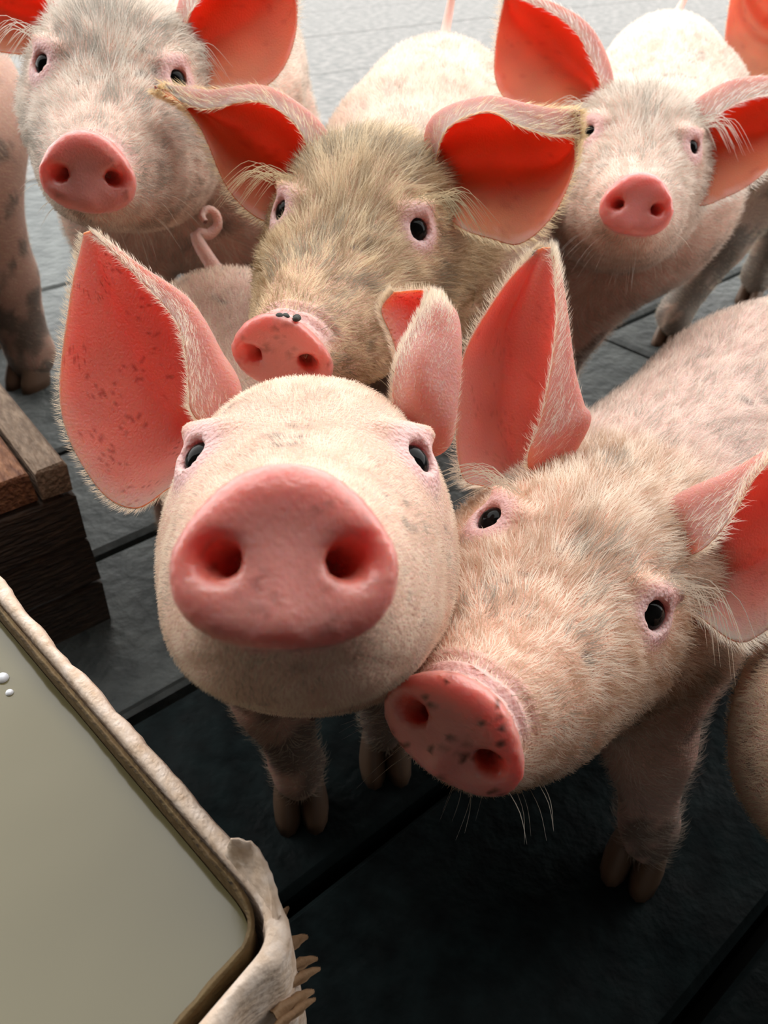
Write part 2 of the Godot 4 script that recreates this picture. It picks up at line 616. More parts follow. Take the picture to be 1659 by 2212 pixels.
func skin_at(p: Vector3, n: Vector3, style: Dictionary) -> Color:
	var q := head_inv * p
	var base: Color = style.skin
	if style.has("body_skin"):
		base = base.lerp(style.body_skin, smoothstep(0.19 * head_fl, 0.27 * head_fl, -q.z))
	var c := base * (0.94 + 0.12 * (noise_a.get_noise_3dv(p * 26.0) * 0.5 + 0.5))
	var on_head := q.z > -0.3 and q.z < 0.03 and absf(q.x) < 0.12 and absf(q.y) < 0.15
	# mud and some painted shade: blotches with an outline of their own
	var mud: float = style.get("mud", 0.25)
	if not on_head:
		mud = style.get("body_mud_shade", mud) + 0.70 * smoothstep(0.24, 0.10, p.y)  # extra low down: leg shade painted in along with the mud
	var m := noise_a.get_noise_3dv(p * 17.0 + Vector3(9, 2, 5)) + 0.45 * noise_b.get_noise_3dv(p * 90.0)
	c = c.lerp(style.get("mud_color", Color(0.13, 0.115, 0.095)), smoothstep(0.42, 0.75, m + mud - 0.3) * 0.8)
	if on_head:
		var e := Vector3(absf(q.x), q.y, q.z) - Vector3(eye_p.x, eye_p.y, eye_p.z * head_fl)
		c = c.lerp(style.lid, smoothstep(0.022, 0.012, e.length()))
		q = tilted(q)
		var t := -q.z + 0.004 * noise_a.get_noise_3dv(p * 80.0)
		var sn: Color = style.snout
		c = c.lerp(sn, smoothstep(0.018, 0.011, t))
		# bare pink folds on top of the nose
		c = c.lerp(style.lid * 0.95, smoothstep(0.045, 0.025, t) * smoothstep(0.004, 0.014, q.y) * smoothstep(0.010, 0.018, t) * 0.8)
		var ns := seg(Vector3(absf(q.x), q.y, q.z), Vector3(0.0100, 0.0010, -0.017), Vector3(0.0205, 0.0020, 0.0045), 0.0030, 0.0066)
		c = c.lerp(Color(0.66, 0.10, 0.065), smoothstep(0.0022, 0.0, ns) * 0.75)  # red of the nostril, deepened to paint the glow of light through it
		# specks of dirt on the snout
		var sp: float = style.get("snout_dirt", 0.4)
		c = c.lerp(Color(0.075, 0.03, 0.015), smoothstep(0.30, 0.5, noise_b.get_noise_3dv(p * 240.0)) * smoothstep(0.05, 0.35, noise_a.get_noise_3dv(p * 60.0 + Vector3(1, 8, 2))) * smoothstep(0.03, 0.01, t) * sp)
	c.a = 1.0
	return c

func make_pig(label: String, style: Dictionary, head_cell: float, body_cell: float, flow: Vector3, ears: Array) -> Node3D:
	eye_on = false
	var e0 := Vector3(0.047, 0.058, -0.125 * head_fl)
	var reach := 0.035
	while reach > -0.03 and field(head_point(e0 + eye_n * reach)) > 0.0:
		reach -= 0.0005
	eye_p = e0 + eye_n * (reach - 0.0005)
	eye_p.z /= head_fl
	eye_on = true
	var lo := Vector3(9, 9, 9)
	var hi := -lo
	for i in bone_a.size():
		for e in 2:
			var p := bone_a[i] + bone_d[i] * e
			var r := bone_r[i] + bone_s[i] * e + 0.02
			lo = lo.min(p - Vector3(r, r, r))
			hi = hi.max(p + Vector3(r, r, r))
	lo.y = maxf(lo.y, -0.005)
	var hlo := Vector3(9, 9, 9)
	var hhi := -hlo
	for k in 8:
		var p := head_point(Vector3(-0.082 if k & 1 else 0.082, -0.098 if k & 2 else 0.112, 0.008 + disc_tilt * 0.03 if k & 4 else -0.23 * head_fl))
		hlo = hlo.min(p)
		hhi = hhi.max(p)
	net_v = PackedVector3Array()
	net_i = PackedInt32Array()
	surface_net(hlo, hhi, head_cell, 1)
	surface_net(lo.min(hlo), hi.max(hhi), body_cell, 2)
	var base: Vector3 = Vector3((lo.x + hi.x) * 0.5, 0.0, (lo.z + hi.z) * 0.5)
	mesh_base = base
	var root := thing("pig", label, "pig", base, "young pigs crowding the pen")
	var nn := smooth_normals(net_v, net_i)
	var vv := PackedVector3Array()
	vv.resize(net_v.size())
	var cc := PackedColorArray()
	cc.resize(net_v.size())
	for i in net_v.size():
		vv[i] = net_v[i] - base
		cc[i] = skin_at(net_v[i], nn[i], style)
	# split the bare snout disc from the rest of the skin
	var skin_i := PackedInt32Array()
	var snout_i := PackedInt32Array()
	for i in range(0, net_i.size(), 3):
		var q := head_inv * ((net_v[net_i[i]] + net_v[net_i[i + 1]] + net_v[net_i[i + 2]]) / 3.0)
		q = tilted(q)
		var tri := net_i.slice(i, i + 3)
		if q.z > -0.013 and absf(q.x) < 0.05 and absf(q.y) < 0.05:
			snout_i.append_array(tri)
		else:
			skin_i.append_array(tri)
	put("body", arrays_mesh(vv, nn, cc, skin_i), style.skin_mat, root)
	if snout_i.size() > 0:
		put("snout", arrays_mesh(vv, nn, cc, snout_i), M.snout, root)
	# coat
	hair_clear()
	var hair: Color = style.hair
	var ha: Color = style.get("hair_dark", hair * 0.72)
	var bh: Color = style.get("body_hair", hair)
	var bha: Color = style.get("body_hair_dark", ha)
	var hdens: float = style.head_density
	var bdens: float = style.body_density
	var hw: float = style.get("hair_w", 0.0003)
	var facing_cut: float = -0.25
	var back := -head_basis.z
	for i in range(0, skin_i.size(), 3):
		var a := net_v[skin_i[i]]
		var b := net_v[skin_i[i + 1]]
		var c := net_v[skin_i[i + 2]]
		var n := (nn[skin_i[i]] + nn[skin_i[i + 1]] + nn[skin_i[i + 2]]).normalized()
		var mid := (a + b + c) / 3.0
		if n.dot((EYE - mid).normalized()) < facing_cut:
			continue
		var px := 829.5 + (mid.x - EYE.x) / depth_of(mid) * focal_px
		if px < -120.0 or px > 1780.0:
			continue
		var q := tilted(head_inv * mid)
		var area := (b - a).cross(c - a).length() * 0.5
		var dens := bdens
		var ln: float = style.body_len
		var on_body := 1.0
		var hwid: float = style.get("body_hair_w", hw)
		var fl := flow
		var lift: float = style.get("lift", 0.55)
		if q.z > -0.24 * head_fl and q.z < 0.02:
			var w := smoothstep(0.25 * head_fl, 0.20 * head_fl, -q.z)
			dens = lerpf(bdens, hdens, w)
			hwid = lerpf(hwid, hw, w)
			on_body = 1.0 - w
			var top := smoothstep(-0.01, 0.04, q.y)
			ln = lerpf(ln, lerpf(style.muzzle_len, style.crown_len, smoothstep(0.05, 0.14, -q.z) * top), w)
			fl = fl.lerp((back + head_basis.x * (q.x * 4.0) - head_basis.y * 0.15).normalized(), w)
			var e := (Vector3(absf(q.x), q.y, q.z) - Vector3(eye_p.x, eye_p.y, eye_p.z * head_fl)).length()
			dens *= smoothstep(0.013, 0.022, e)
			ln *= lerpf(0.22, 1.0, smoothstep(0.014, 0.05, e))
			if -q.z < 0.045 and q.y > 0.004:
				dens *= smoothstep(0.022, 0.042, -q.z)
			elif -q.z < 0.02:
				dens *= smoothstep(0.013, 0.02, -q.z)
		if mid.y < 0.2:
			dens *= 0.5
		var want := area * dens
		var cnt := int(want)
		if rng.randf() < want - cnt:
			cnt += 1
		if cnt == 0:
			continue
		fl = (fl - n * fl.dot(n)).normalized()
		var clump := noise_a.get_noise_3dv(mid * 70.0)
		var soiled: float = smoothstep(0.12, 0.5, noise_a.get_noise_3dv(mid * 21.0 + Vector3(4, 7, 1)) + 0.5 * noise_b.get_noise_3dv(mid * 75.0)) * float(style.get("hair_mud", 0.0))
		for k in cnt:
			var u := rng.randf()
			var v := rng.randf()
			if u + v > 1.0:
				u = 1.0 - u
				v = 1.0 - v
			var p := a + (b - a) * u + (c - a) * v
			var sidev := n.cross(fl)
			var dir := (n * lift * (0.6 + 0.8 * rng.randf()) + fl + sidev * (clump * 0.9 + (rng.randf() - 0.5) * 0.7)).normalized()
			var col := ha.lerp(bha, on_body).lerp(hair.lerp(bh, on_body), clampf(0.5 + 0.8 * noise_b.get_noise_3dv(p * 55.0) + 1.1 * (rng.randf() - 0.5), 0.0, 1.0))
			if rng.randf() < soiled:
				col = col.lerp(Color(0.20, 0.19, 0.15), 0.6)
			blade(p - base, n, dir, (fl - n * 0.4) * 0.7, ln * (0.6 + 0.7 * rng.randf()), hwid, col)
	# brows, lashes and whiskers
	for s in [-1.0, 1.0]:
		var ec := Vector3(eye_p.x * s, eye_p.y, eye_p.z * head_fl)
		var en := Vector3(eye_n.x * s, eye_n.y, eye_n.z)
		var bl: float = style.get("brow_len", 0.0)
		for k in int(style.get("brows", 0)):
			var rt := ec + Vector3(s * (-0.010 + 0.020 * rng.randf()), 0.016 + 0.006 * rng.randf(), 0.002 - 0.016 * rng.randf()) + en * 0.002
			var out := Vector3(s * 0.85, 0.15 - 0.5 * rng.randf(), -0.1 + 0.5 * rng.randf()).normalized()
			var L := bl * (0.5 + 0.8 * rng.randf())
			strand([head_point(rt) - base, head_point(rt + (out + Vector3(0, 0.35, 0.15)) * L * 0.45) - base, head_point(rt + out * L + Vector3(0, -0.3 * L, 0)) - base], head_basis * en, 0.00038, hair * (0.9 + 0.2 * rng.randf()))
		for k in int(style.get("whiskers", 0)):
			var t := 0.025 + 0.09 * rng.randf()
			var th := deg_to_rad(5.0 + 80.0 * rng.randf())
			var round_out := Vector3(s * cos(th), -sin(th), 0)
			var rad := 0.085
			while rad > 0.0 and field(head_point(Vector3(0, -0.008, -t) + round_out * rad)) > 0.0:
				rad -= 0.001
			var rt2 := Vector3(0, -0.008, -t) + round_out * rad
			var out2 := (round_out + Vector3(0, -0.3, 0.1 - 0.6 * rng.randf()) + Vector3(rng.randf() - 0.5, rng.randf() - 0.5, 0) * 0.6).normalized()
			var L2 := 0.012 + 0.02 * rng.randf()
			strand([head_point(rt2 - round_out * 0.003) - base, head_point(rt2 + out2 * L2 * 0.5) - base, head_point(rt2 + out2 * L2 + Vector3(0, -0.25 * L2, -0.1 * L2)) - base], head_basis * out2, 0.0003, hair)
	if hair_v.size() > 0:
		var h := put("hair", arrays_mesh(hair_v, hair_n, hair_c, hair_i), M.hair, root)
		h.set_meta("kind", "stuff")
	# eyes
	for s in [-1.0, 1.0]:
		var ec := Vector3(eye_p.x * s, eye_p.y, eye_p.z * head_fl)
		var en := Vector3(eye_n.x * s, eye_n.y, eye_n.z).normalized()
		var e := put("eye", eye_mesh(0.0092 * head_s * eye_open / 0.0068), M.eye, root)
		var look := head_basis * Vector3(en.x * 0.9, en.y * 0.9, en.z + 0.15).normalized()
		e.transform = Transform3D(Basis(Quaternion(Vector3(0, 0, 1), look)), head_point(ec - en * (0.0052 + 0.0092 * (eye_open / 0.0068 - 1.0))) - base)
	for net in ears:
		var anchor := head_point(Vector3(0.040 * net[2], 0.070, -0.185 * head_fl))
		var rooted := []
		for p in net[0][0]:
			rooted.append(p.lerp(anchor, 0.55))
		net[0].push_front(rooted)
		build_ear(root, base, net[0], net[1], style)
	return root

func eye_mesh(r: float) -> ArrayMesh:
	var v := PackedVector3Array()
	var n := PackedVector3Array()
	var c := PackedColorArray()
	var idx := PackedInt32Array()
	for j in 19:
		var th := PI * j / 18.0
		for i in 25:
			var ph := TAU * i / 24.0
			var d := Vector3(sin(th) * cos(ph), sin(th) * sin(ph), cos(th))
			v.append(d * r)
			n.append(d)
			var deg := rad_to_deg(th)
			var col := Color(0.004, 0.004, 0.005)
			if deg > 46.0:
				col = Color(0.020, 0.011, 0.006)
			if deg > 84.0:
				col = Color(0.55, 0.42, 0.40)
			c.append(col)
	for j in 18:
		for i in 24:
			var a := j * 25 + i
			idx.append_array(PackedInt32Array([a, a + 1, a + 25, a + 1, a + 26, a + 25]))
	return arrays_mesh(v, n, c, idx)

func hoof_pair(root: Node3D, foot: Vector3, dir: Vector3, size := 1.25) -> void:
	var f := Vector3(dir.x, 0, dir.z).normalized()
	var s := f.cross(Vector3.UP)
	for k in [-1.0, 1.0]:
		var st := SurfaceTool.new()
		st.begin(Mesh.PRIMITIVE_TRIANGLES)
		st.set_smooth_group(0)
		var rings := []
		for j in 5:
			var h: float = [0.0, 0.008, 0.016, 0.024, 0.031][j]
			var sc: float = [1.0, 1.0, 0.9, 0.75, 0.45][j]
			var ring := []
			for i in 12:
				var a := TAU * i / 12.0
				var lx := cos(a) * 0.0092 * sc
				var lz := sin(a) * (0.019 if sin(a) > 0.0 else 0.012) * sc
				ring.append(f * (lz + 0.010 - h * 0.30) + s * (lx + k * 0.0090) + Vector3(0, h, 0))
			rings.append(ring)
		for j in 4:
			for i in 12:
				var i2 := (i + 1) % 12
				for q in [rings[j][i], rings[j + 1][i], rings[j][i2], rings[j][i2], rings[j + 1][i], rings[j + 1][i2]]:
					st.add_vertex(q)
		for i in 12:
			for q in [rings[4][i], f * 0.0 + s * k * 0.0090 + Vector3(0, 0.032, 0), rings[4][(i + 1) % 12], rings[0][i], rings[0][(i + 1) % 12], s * k * 0.0090 + f * 0.01]:
				st.add_vertex(q)
		st.generate_normals()
		var o := put("hoof", st.commit(), M.hoof, root)
		o.position = foot - root.position
		o.scale = Vector3(size, size, size)

func tail(root: Node3D, pts: Array, r: float, m: Material) -> void:
	var c := Curve3D.new()
	for i in pts.size():
		var tan_v: Vector3 = (pts[mini(i + 1, pts.size() - 1)] - pts[maxi(i - 1, 0)]) / 6.0
		c.add_point(pts[i] - root.position, -tan_v, tan_v)
	var v := PackedVector3Array()
	var n := PackedVector3Array()
	var co := PackedColorArray()
	var idx := PackedInt32Array()
	var ln := c.get_baked_length()
	var steps := 30
	var ref := Vector3(0.3, 0.8, 0.5).normalized()
	for s in steps + 1:
		var p := c.sample_baked(ln * s / steps, true)
		var d := (c.sample_baked(minf(ln * (s + 0.3) / steps, ln), true) - c.sample_baked(maxf(ln * (s - 0.3) / steps, 0.0), true)).normalized()
		var a := d.cross(ref).normalized()
		var b := d.cross(a)
		for k in 11:
			var dir := a * cos(TAU * k / 10.0) + b * sin(TAU * k / 10.0)
			v.append(p + dir * r * (1.0 - 0.65 * s / steps))
			n.append(dir)
			co.append(Color(0.66, 0.44, 0.38))
	for s in steps:
		for k in 10:
			var q := s * 11 + k
			idx.append_array(PackedInt32Array([q, q + 11, q + 1, q + 1, q + 11, q + 12]))
	put("tail", arrays_mesh(v, n, co, idx), m, root)

# ---------------------------------------------------------------- the pen
func bevel_box(size: Vector3, bev: float, sd := 0, jitter := 0.0) -> ArrayMesh:
	var r := RandomNumberGenerator.new()
	r.seed = sd
	var st := SurfaceTool.new()
	st.begin(Mesh.PRIMITIVE_TRIANGLES)
	st.set_smooth_group(-1)
	var h := size * 0.5
	var ring := func(y: float, inset: float) -> Array:
		return [Vector3(-h.x + inset, y, -h.z + inset), Vector3(h.x - inset, y, -h.z + inset), Vector3(h.x - inset, y, h.z - inset), Vector3(-h.x + inset, y, h.z - inset)]
	var rings: Array = [ring.call(-h.y, 0.0), ring.call(h.y - bev, 0.0), ring.call(h.y, bev)]
	for j in 3:
		for i in 4:
			rings[j][i] += Vector3(r.randf() - 0.5, r.randf() - 0.5, r.randf() - 0.5) * jitter
	for j in 2:
		for i in 4:
			var k := (i + 1) % 4
			for q in [rings[j][i], rings[j + 1][i], rings[j][k], rings[j][k], rings[j + 1][i], rings[j + 1][k]]:
				st.add_vertex(q)
	for q in [rings[2][0], rings[2][2], rings[2][1], rings[2][0], rings[2][3], rings[2][2], rings[0][0], rings[0][1], rings[0][2], rings[0][0], rings[0][2], rings[0][3]]:
		st.add_vertex(q)
	st.generate_normals()
	return st.commit()

func structure(called: String, m: Mesh, material: Material, where: Vector3) -> MeshInstance3D:
	var o := put(called, m, material, self)
	o.position = where
	o.set_meta("kind", "structure")
	return o

func build_floor() -> void:
	var floor_root := Node3D.new()
	floor_root.name = "floor"
	add_child(floor_root)
	floor_root.set_meta("kind", "structure")
	floor_root.set_meta("label", "concrete pen floor of long slabs with dark open joints")
	floor_root.set_meta("category", "floor")
	var bed := put("bed", bevel_box(Vector3(24, 0.1, 24), 0.01), M.bed, floor_root)
	bed.position = Vector3(0, -0.13, -6)
	var A := Vector3(0.77, 0, -0.64).normalized()
	var N := Vector3(0.64, 0, 0.77).normalized()
	var turn := Basis(A, Vector3.UP, A.cross(Vector3.UP))
	var edges := [0.916, 0.680, 0.443, 0.2068, -0.0298, -0.2664, -0.503, -0.7396, -0.976, -1.55, -2.3, -3.1, -4.05, -5.0, -6.0, -7.2, -8.6]
	for k in edges.size() - 1:
		var wide: float = edges[k] - edges[k + 1]
		var gap := 0.012 if wide < 0.3 else 0.016
		var long := 2.2 if wide < 0.3 else 3.4
		var m := bevel_box(Vector3(long - 0.01, 0.08, wide - gap), 0.006, k, 0.003)
		for j in range(-2, 4):
			var o := put("slab", m, M.near_shade if edges[k] > -0.4 else (M.mid_shade if edges[k] > -2.0 else M.concrete), floor_root)  # near and middle slabs darker: shade painted into the floor colour
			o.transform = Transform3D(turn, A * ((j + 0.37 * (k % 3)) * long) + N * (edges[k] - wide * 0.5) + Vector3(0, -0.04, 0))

func sweep_wall(path: PackedVector3Array, thick: float, drop: Callable, jag: float, called: String, material: Material, parent: Node3D, base: Vector3) -> void:
	# an upright shell along a path of rim points; the inside lies to the path's left
	var v := PackedVector3Array()
	var idx := PackedInt32Array()
	var n := path.size()
	for i in n:
		var d := path[mini(i + 1, n - 1)] - path[maxi(i - 1, 0)]
		d.y = 0
		var inward := Vector3(d.z, 0, -d.x).normalized()
		var p := path[i] - base
		var j1 := jag * noise_a.get_noise_2d(i * 0.35, 3.0)
		var j2 := jag * (0.5 * noise_b.get_noise_2d(i * 0.9, 40.0) + noise_a.get_noise_2d(i * 0.22, 40.0))
		var t := thick * (1.0 + 0.22 * noise_a.get_noise_2d(i * 0.12, 11.0)) + j2
		var h: float = drop.call(i)
		v.append_array(PackedVector3Array([p - inward * 0.0015 + Vector3(0, -h, 0), p + Vector3(0, -0.003, 0), p + inward * 0.002 + Vector3(0, j1 * 0.3, 0), p + inward * (t - 0.002) + Vector3(0, j1 * 0.4, 0), p + inward * t + Vector3(0, -0.004 + j1 * 0.5, 0), p + inward * (t + 0.001) + Vector3(0, -maxf(h, 0.09), 0)]))
	for i in n - 1:
		for k in 5:
			var a := i * 6 + k
			idx.append_array(PackedInt32Array([a, a + 1, a + 6, a + 1, a + 7, a + 6]))
	put(called, arrays_mesh(v, smooth_normals(v, idx), PackedColorArray(), idx), material, parent)

func sheet(net: Array, thick: float, nu: int, nv: int, base: Vector3) -> ArrayMesh:
	var v := PackedVector3Array()
	var idx := PackedInt32Array()
	var g := []
	for j in nv + 1:
		var ctrl := []
		for k in net[0].size():
			var col := []
			for r in net.size():
				col.append(net[r][k])
			ctrl.append(spline(col, float(j) / nv))
		var line := []
		for i in nu + 1:
			line.append(spline(ctrl, float(i) / nu))
		g.append(line)
	for side in 2:
		for j in nv + 1:
			for i in nu + 1:
				var du: Vector3 = g[j][mini(i + 1, nu)] - g[j][maxi(i - 1, 0)]
				var dv: Vector3 = g[mini(j + 1, nv)][i] - g[maxi(j - 1, 0)][i]
				var nrm := du.cross(dv).normalized()
				var edge := 1.0 if i > 0 and i < nu and j > 0 and j < nv else 0.4
				v.append(g[j][i] - base + nrm * (thick * 0.5 * edge * (1.0 if side == 0 else -1.0)) + nrm * (0.0006 * noise_b.get_noise_2d(i * 12.0, j * 12.0)))
	var rn := nu + 1
	var off := rn * (nv + 1)
	for j in nv:
		for i in nu:
			var a := j * rn + i
			idx.append_array(PackedInt32Array([a, a + 1, a + rn, a + 1, a + rn + 1, a + rn, off + a, off + a + rn, off + a + 1, off + a + 1, off + a + rn, off + a + rn + 1]))
	for j in nv:
		for i in [0, nu]:
			var a: int = j * rn + i
			idx.append_array(PackedInt32Array([a, a + rn, off + a, off + a, a + rn, off + a + rn]))
	for i in nu:
		for j in [0, nv]:
			var a: int = j * rn + i
			idx.append_array(PackedInt32Array([a, a + 1, off + a, off + a, a + 1, off + a + 1]))
	return arrays_mesh(v, smooth_normals(v, idx), PackedColorArray(), idx)

func build_tub() -> void:
	var y0 := 0.30
	var far_end := at_height(-330, 915, y0)
	var near_rim := at_height(420, 2212, y0)
	var corner := at_height(606, 1995, y0)
	near_rim = corner + (near_rim - corner) * 6.0
	var c1 := corner + (far_end - corner).normalized() * 0.022
	var c2 := corner + (near_rim - corner).normalized() * 0.014
	var path := PackedVector3Array()
	for i in 90:
		path.append(far_end.lerp(c1, i / 90.0))
	for i in 13:
		var t := i / 12.0
		path.append(c1.lerp(corner, t).lerp(corner.lerp(c2, t), t))
	for i in range(1, 70):
		path.append(c2.lerp(near_rim, i / 69.0))
	var back := far_end + (near_rim - corner)
	var mid0 := (far_end + near_rim + corner + back) * 0.25
	var base := (far_end + near_rim) * 0.5
	base.y = 0.0
	var tub := thing("water_tub", "cracked cream tub of murky water with a torn fibrous rim", "tub", base)
	var drop := func(i: int) -> float:
		if i < 96:
			return 0.085
		return clampf(0.010 + 0.0011 * (i - 96) + 0.002 * noise_b.get_noise_2d(i * 22.0, 7.0), 0.006, 0.085)
	sweep_wall(path, 0.0080, drop, 0.0007, "shell", M.tub, tub, base)
	var dark_strip := PackedVector3Array()  # added strip: its olive colour paints the dark reflection at the water edge
	for p in path:
		dark_strip.append(p.lerp(mid0, 0.026) + Vector3(0, -0.003, 0))
	var strip_drop := func(_i: int) -> float: return 0.082
	sweep_wall(dark_strip, 0.0012, strip_drop, 0.0004, "dark_strip", M.dark_strip, tub, base)
	# the two sides out of sight close the tub
	var rest := PackedVector3Array()
	for i in 20:
		rest.append(near_rim.lerp(back, i / 19.0))
	for i in range(1, 20):
		rest.append(back.lerp(far_end, i / 19.0))
	var plain_drop := func(_i: int) -> float: return 0.085
	sweep_wall(rest, 0.0065, plain_drop, 0.0016, "shell", M.tub, tub, base)
	# bottom and water
	var st := SurfaceTool.new()
	st.begin(Mesh.PRIMITIVE_TRIANGLES)
	var poly := PackedVector3Array()
	poly.append_array(path)
	poly.append(back)
	var mid := (far_end + near_rim + corner + back) * 0.25
	for lv in 2:
		var y := y0 - (0.015 if lv == 0 else 0.088)
		st.clear()
		st.begin(Mesh.PRIMITIVE_TRIANGLES)
		st.set_smooth_group(0)
		for i in poly.size():
			var a := poly[i].lerp(mid, 0.031)
			var b := poly[(i + 1) % poly.size()].lerp(mid, 0.031)
			for q in [a, b, mid]:
				q.y = y
				st.add_vertex(q - base)
			if lv == 1:
				var a2 := poly[i].lerp(mid, 0.004)
				var b2 := poly[(i + 1) % poly.size()].lerp(mid, 0.004)
				a2.y = y
				b2.y = y
		st.generate_normals()
		put("water" if lv == 0 else "bottom", st.commit(), M.water if lv == 0 else M.tub, tub)
	# torn flap standing at the corner
	var flap := sheet([
		[at_height(488, 1845, y0 + 0.001), at_height(530, 1895, y0 - 0.001), at_height(570, 1945, y0 - 0.001), at_height(598, 1992, y0 - 0.002)],
		[at_height(492, 1828, y0 + 0.010), at_height(545, 1858, y0 + 0.008), at_height(582, 1912, y0 + 0.006), at_height(602, 1985, y0)],
		[at_height(498, 1812, y0 + 0.018), at_height(548, 1824, y0 + 0.016), at_height(584, 1890, y0 + 0.010), at_height(604, 1978, y0 + 0.002)]], 0.0022, 18, 10, base)
	put("torn_flap", flap, M.tub, tub)
	# splintered shreds hanging outside the corner
	var spots := [[600, 2070, 662, 2022, 26], [604, 2110, 684, 2070, 20], [604, 2150, 690, 2092, 18], [602, 2195, 676, 2140, 22], [598, 2040, 622, 1960, 16], [600, 2230, 680, 2158, 14]]
	for s in spots:
		var a := at_height(s[0] - 12, s[1], y0 - 0.03)
		var b := at_height(s[2], s[3], y0 - 0.045)
		var w: float = s[4] / focal_px * 0.3
		var sd := (b - a).cross(Vector3.UP).normalized() * w * 0.5
		var m := sheet([[a - sd, a + Vector3(0, 0.003, 0), a + sd], [a.lerp(b, 0.5) - sd * 0.9, a.lerp(b, 0.5) + Vector3(0, 0.005, 0), a.lerp(b, 0.5) + sd], [b - sd * 0.4, b, b + sd * 0.5]], 0.0016, 6, 8, base)
		put("splinter", m, M.splinter, tub)
	# bubbles by the far side
	for s in [[6, 1466, 0.0032], [21, 1497, 0.0020], [-14, 1445, 0.003]]:
		var sp := SphereMesh.new()
		sp.radius = s[2]
		sp.height = s[2] * 2.0
		sp.radial_segments = 16
		sp.rings = 8
		var o := put("bubble", sp, M.bubble, tub)
		o.position = at_height(s[0], s[1], y0 - 0.015) - base
	# what carries it
	var stand := thing("wooden_stand", "dark wooden block standing under the water tub", "stand", base)
	var hull := SurfaceTool.new()
	hull.begin(Mesh.PRIMITIVE_TRIANGLES)
	hull.set_smooth_group(-1)
	var ring := [far_end.lerp(mid, 0.12), corner.lerp(mid, 0.12), near_rim.lerp(mid, 0.12), back.lerp(mid, 0.12)]
	for i in 4:
		var a: Vector3 = ring[i] - base
		var b: Vector3 = ring[(i + 1) % 4] - base
		var top := y0 - 0.089
		for q in [Vector3(a.x, 0, a.z), Vector3(a.x, top, a.z), Vector3(b.x, 0, b.z), Vector3(b.x, 0, b.z), Vector3(a.x, top, a.z), Vector3(b.x, top, b.z), Vector3(a.x, top, a.z), Vector3(mid.x - base.x, top, mid.z - base.z), Vector3(b.x, top, b.z)]:
			hull.add_vertex(q)
	hull.generate_normals()
	put("block", hull.commit(), M.dark_wood, stand)

func plank(parent: Node3D, base: Vector3, a: Vector3, b: Vector3, wide: Vector3, thick: float, m: Material, sd: int) -> void:
	# a board from a to b, lying with its width along wide, top face through a and b
	var x := (b - a).normalized()
	var z := (wide - x * wide.dot(x)).normalized()
	var y := z.cross(x)
	if y.y < 0.0 and absf(y.y) > 0.3:
		y = -y
	var o := put("board", bevel_box(Vector3((b - a).length(), thick, wide.length()), 0.003, sd, 0.003), m, parent)
	o.transform = Transform3D(Basis(x, y, x.cross(y)), (a + b) * 0.5 + wide * 0.5 - y * thick * 0.5 - base)

func build_trough() -> void:
	var h := 0.20
	var c := at_height(141, 998, h)
	var far := at_height(0, 826, h)
	var near := at_height(-60, 1020, h)
	var along := (far - c).normalized()
	var across := (near - c)
	across = (across - along * across.dot(along)).normalized()
	var base := Vector3(c.x, 0, c.z)
	var t := thing("feed_trough", "weathered brown wooden feed trough of thick boards on the pen floor", "trough", base)
	var far2 := c + along * 0.75
	plank(t, base, c, far2, across * 0.028, 0.03, M.wood, 3)
	plank(t, base, c + across * 0.032 + along * 0.004, far2 + across * 0.032, across * 0.12, 0.032, M.wood_red, 4)
	for k in 3:
		var y := h - 0.036 - 0.056 * k
		var o := put("board", bevel_box(Vector3(0.75, 0.052, 0.024), 0.003, 20 + k, 0.003), M.dark_wood, t)
		o.transform = Transform3D(Basis(along, Vector3.UP, along.cross(Vector3.UP)), c + along * 0.38 + across * 0.018 - base + Vector3(0, y - h - 0.026, 0))
		var e := put("board", bevel_box(Vector3(0.15, 0.052, 0.024), 0.003, 30 + k, 0.003), M.dark_wood, t)
		e.transform = Transform3D(Basis(across, Vector3.UP, across.cross(Vector3.UP)), c + along * 0.014 + across * 0.075 - base + Vector3(0, y - h - 0.026, 0))
	for s in [0.02, 0.13]:
		var o := put("post", bevel_box(Vector3(0.03, h - 0.036, 0.03), 0.003, 44, 0.002), M.dark_wood, t)
		o.transform = Transform3D(Basis(along, Vector3.UP, along.cross(Vector3.UP)), c + along * 0.04 + across * float(s) - base + Vector3(0, -h + (h - 0.036) * 0.5, 0))

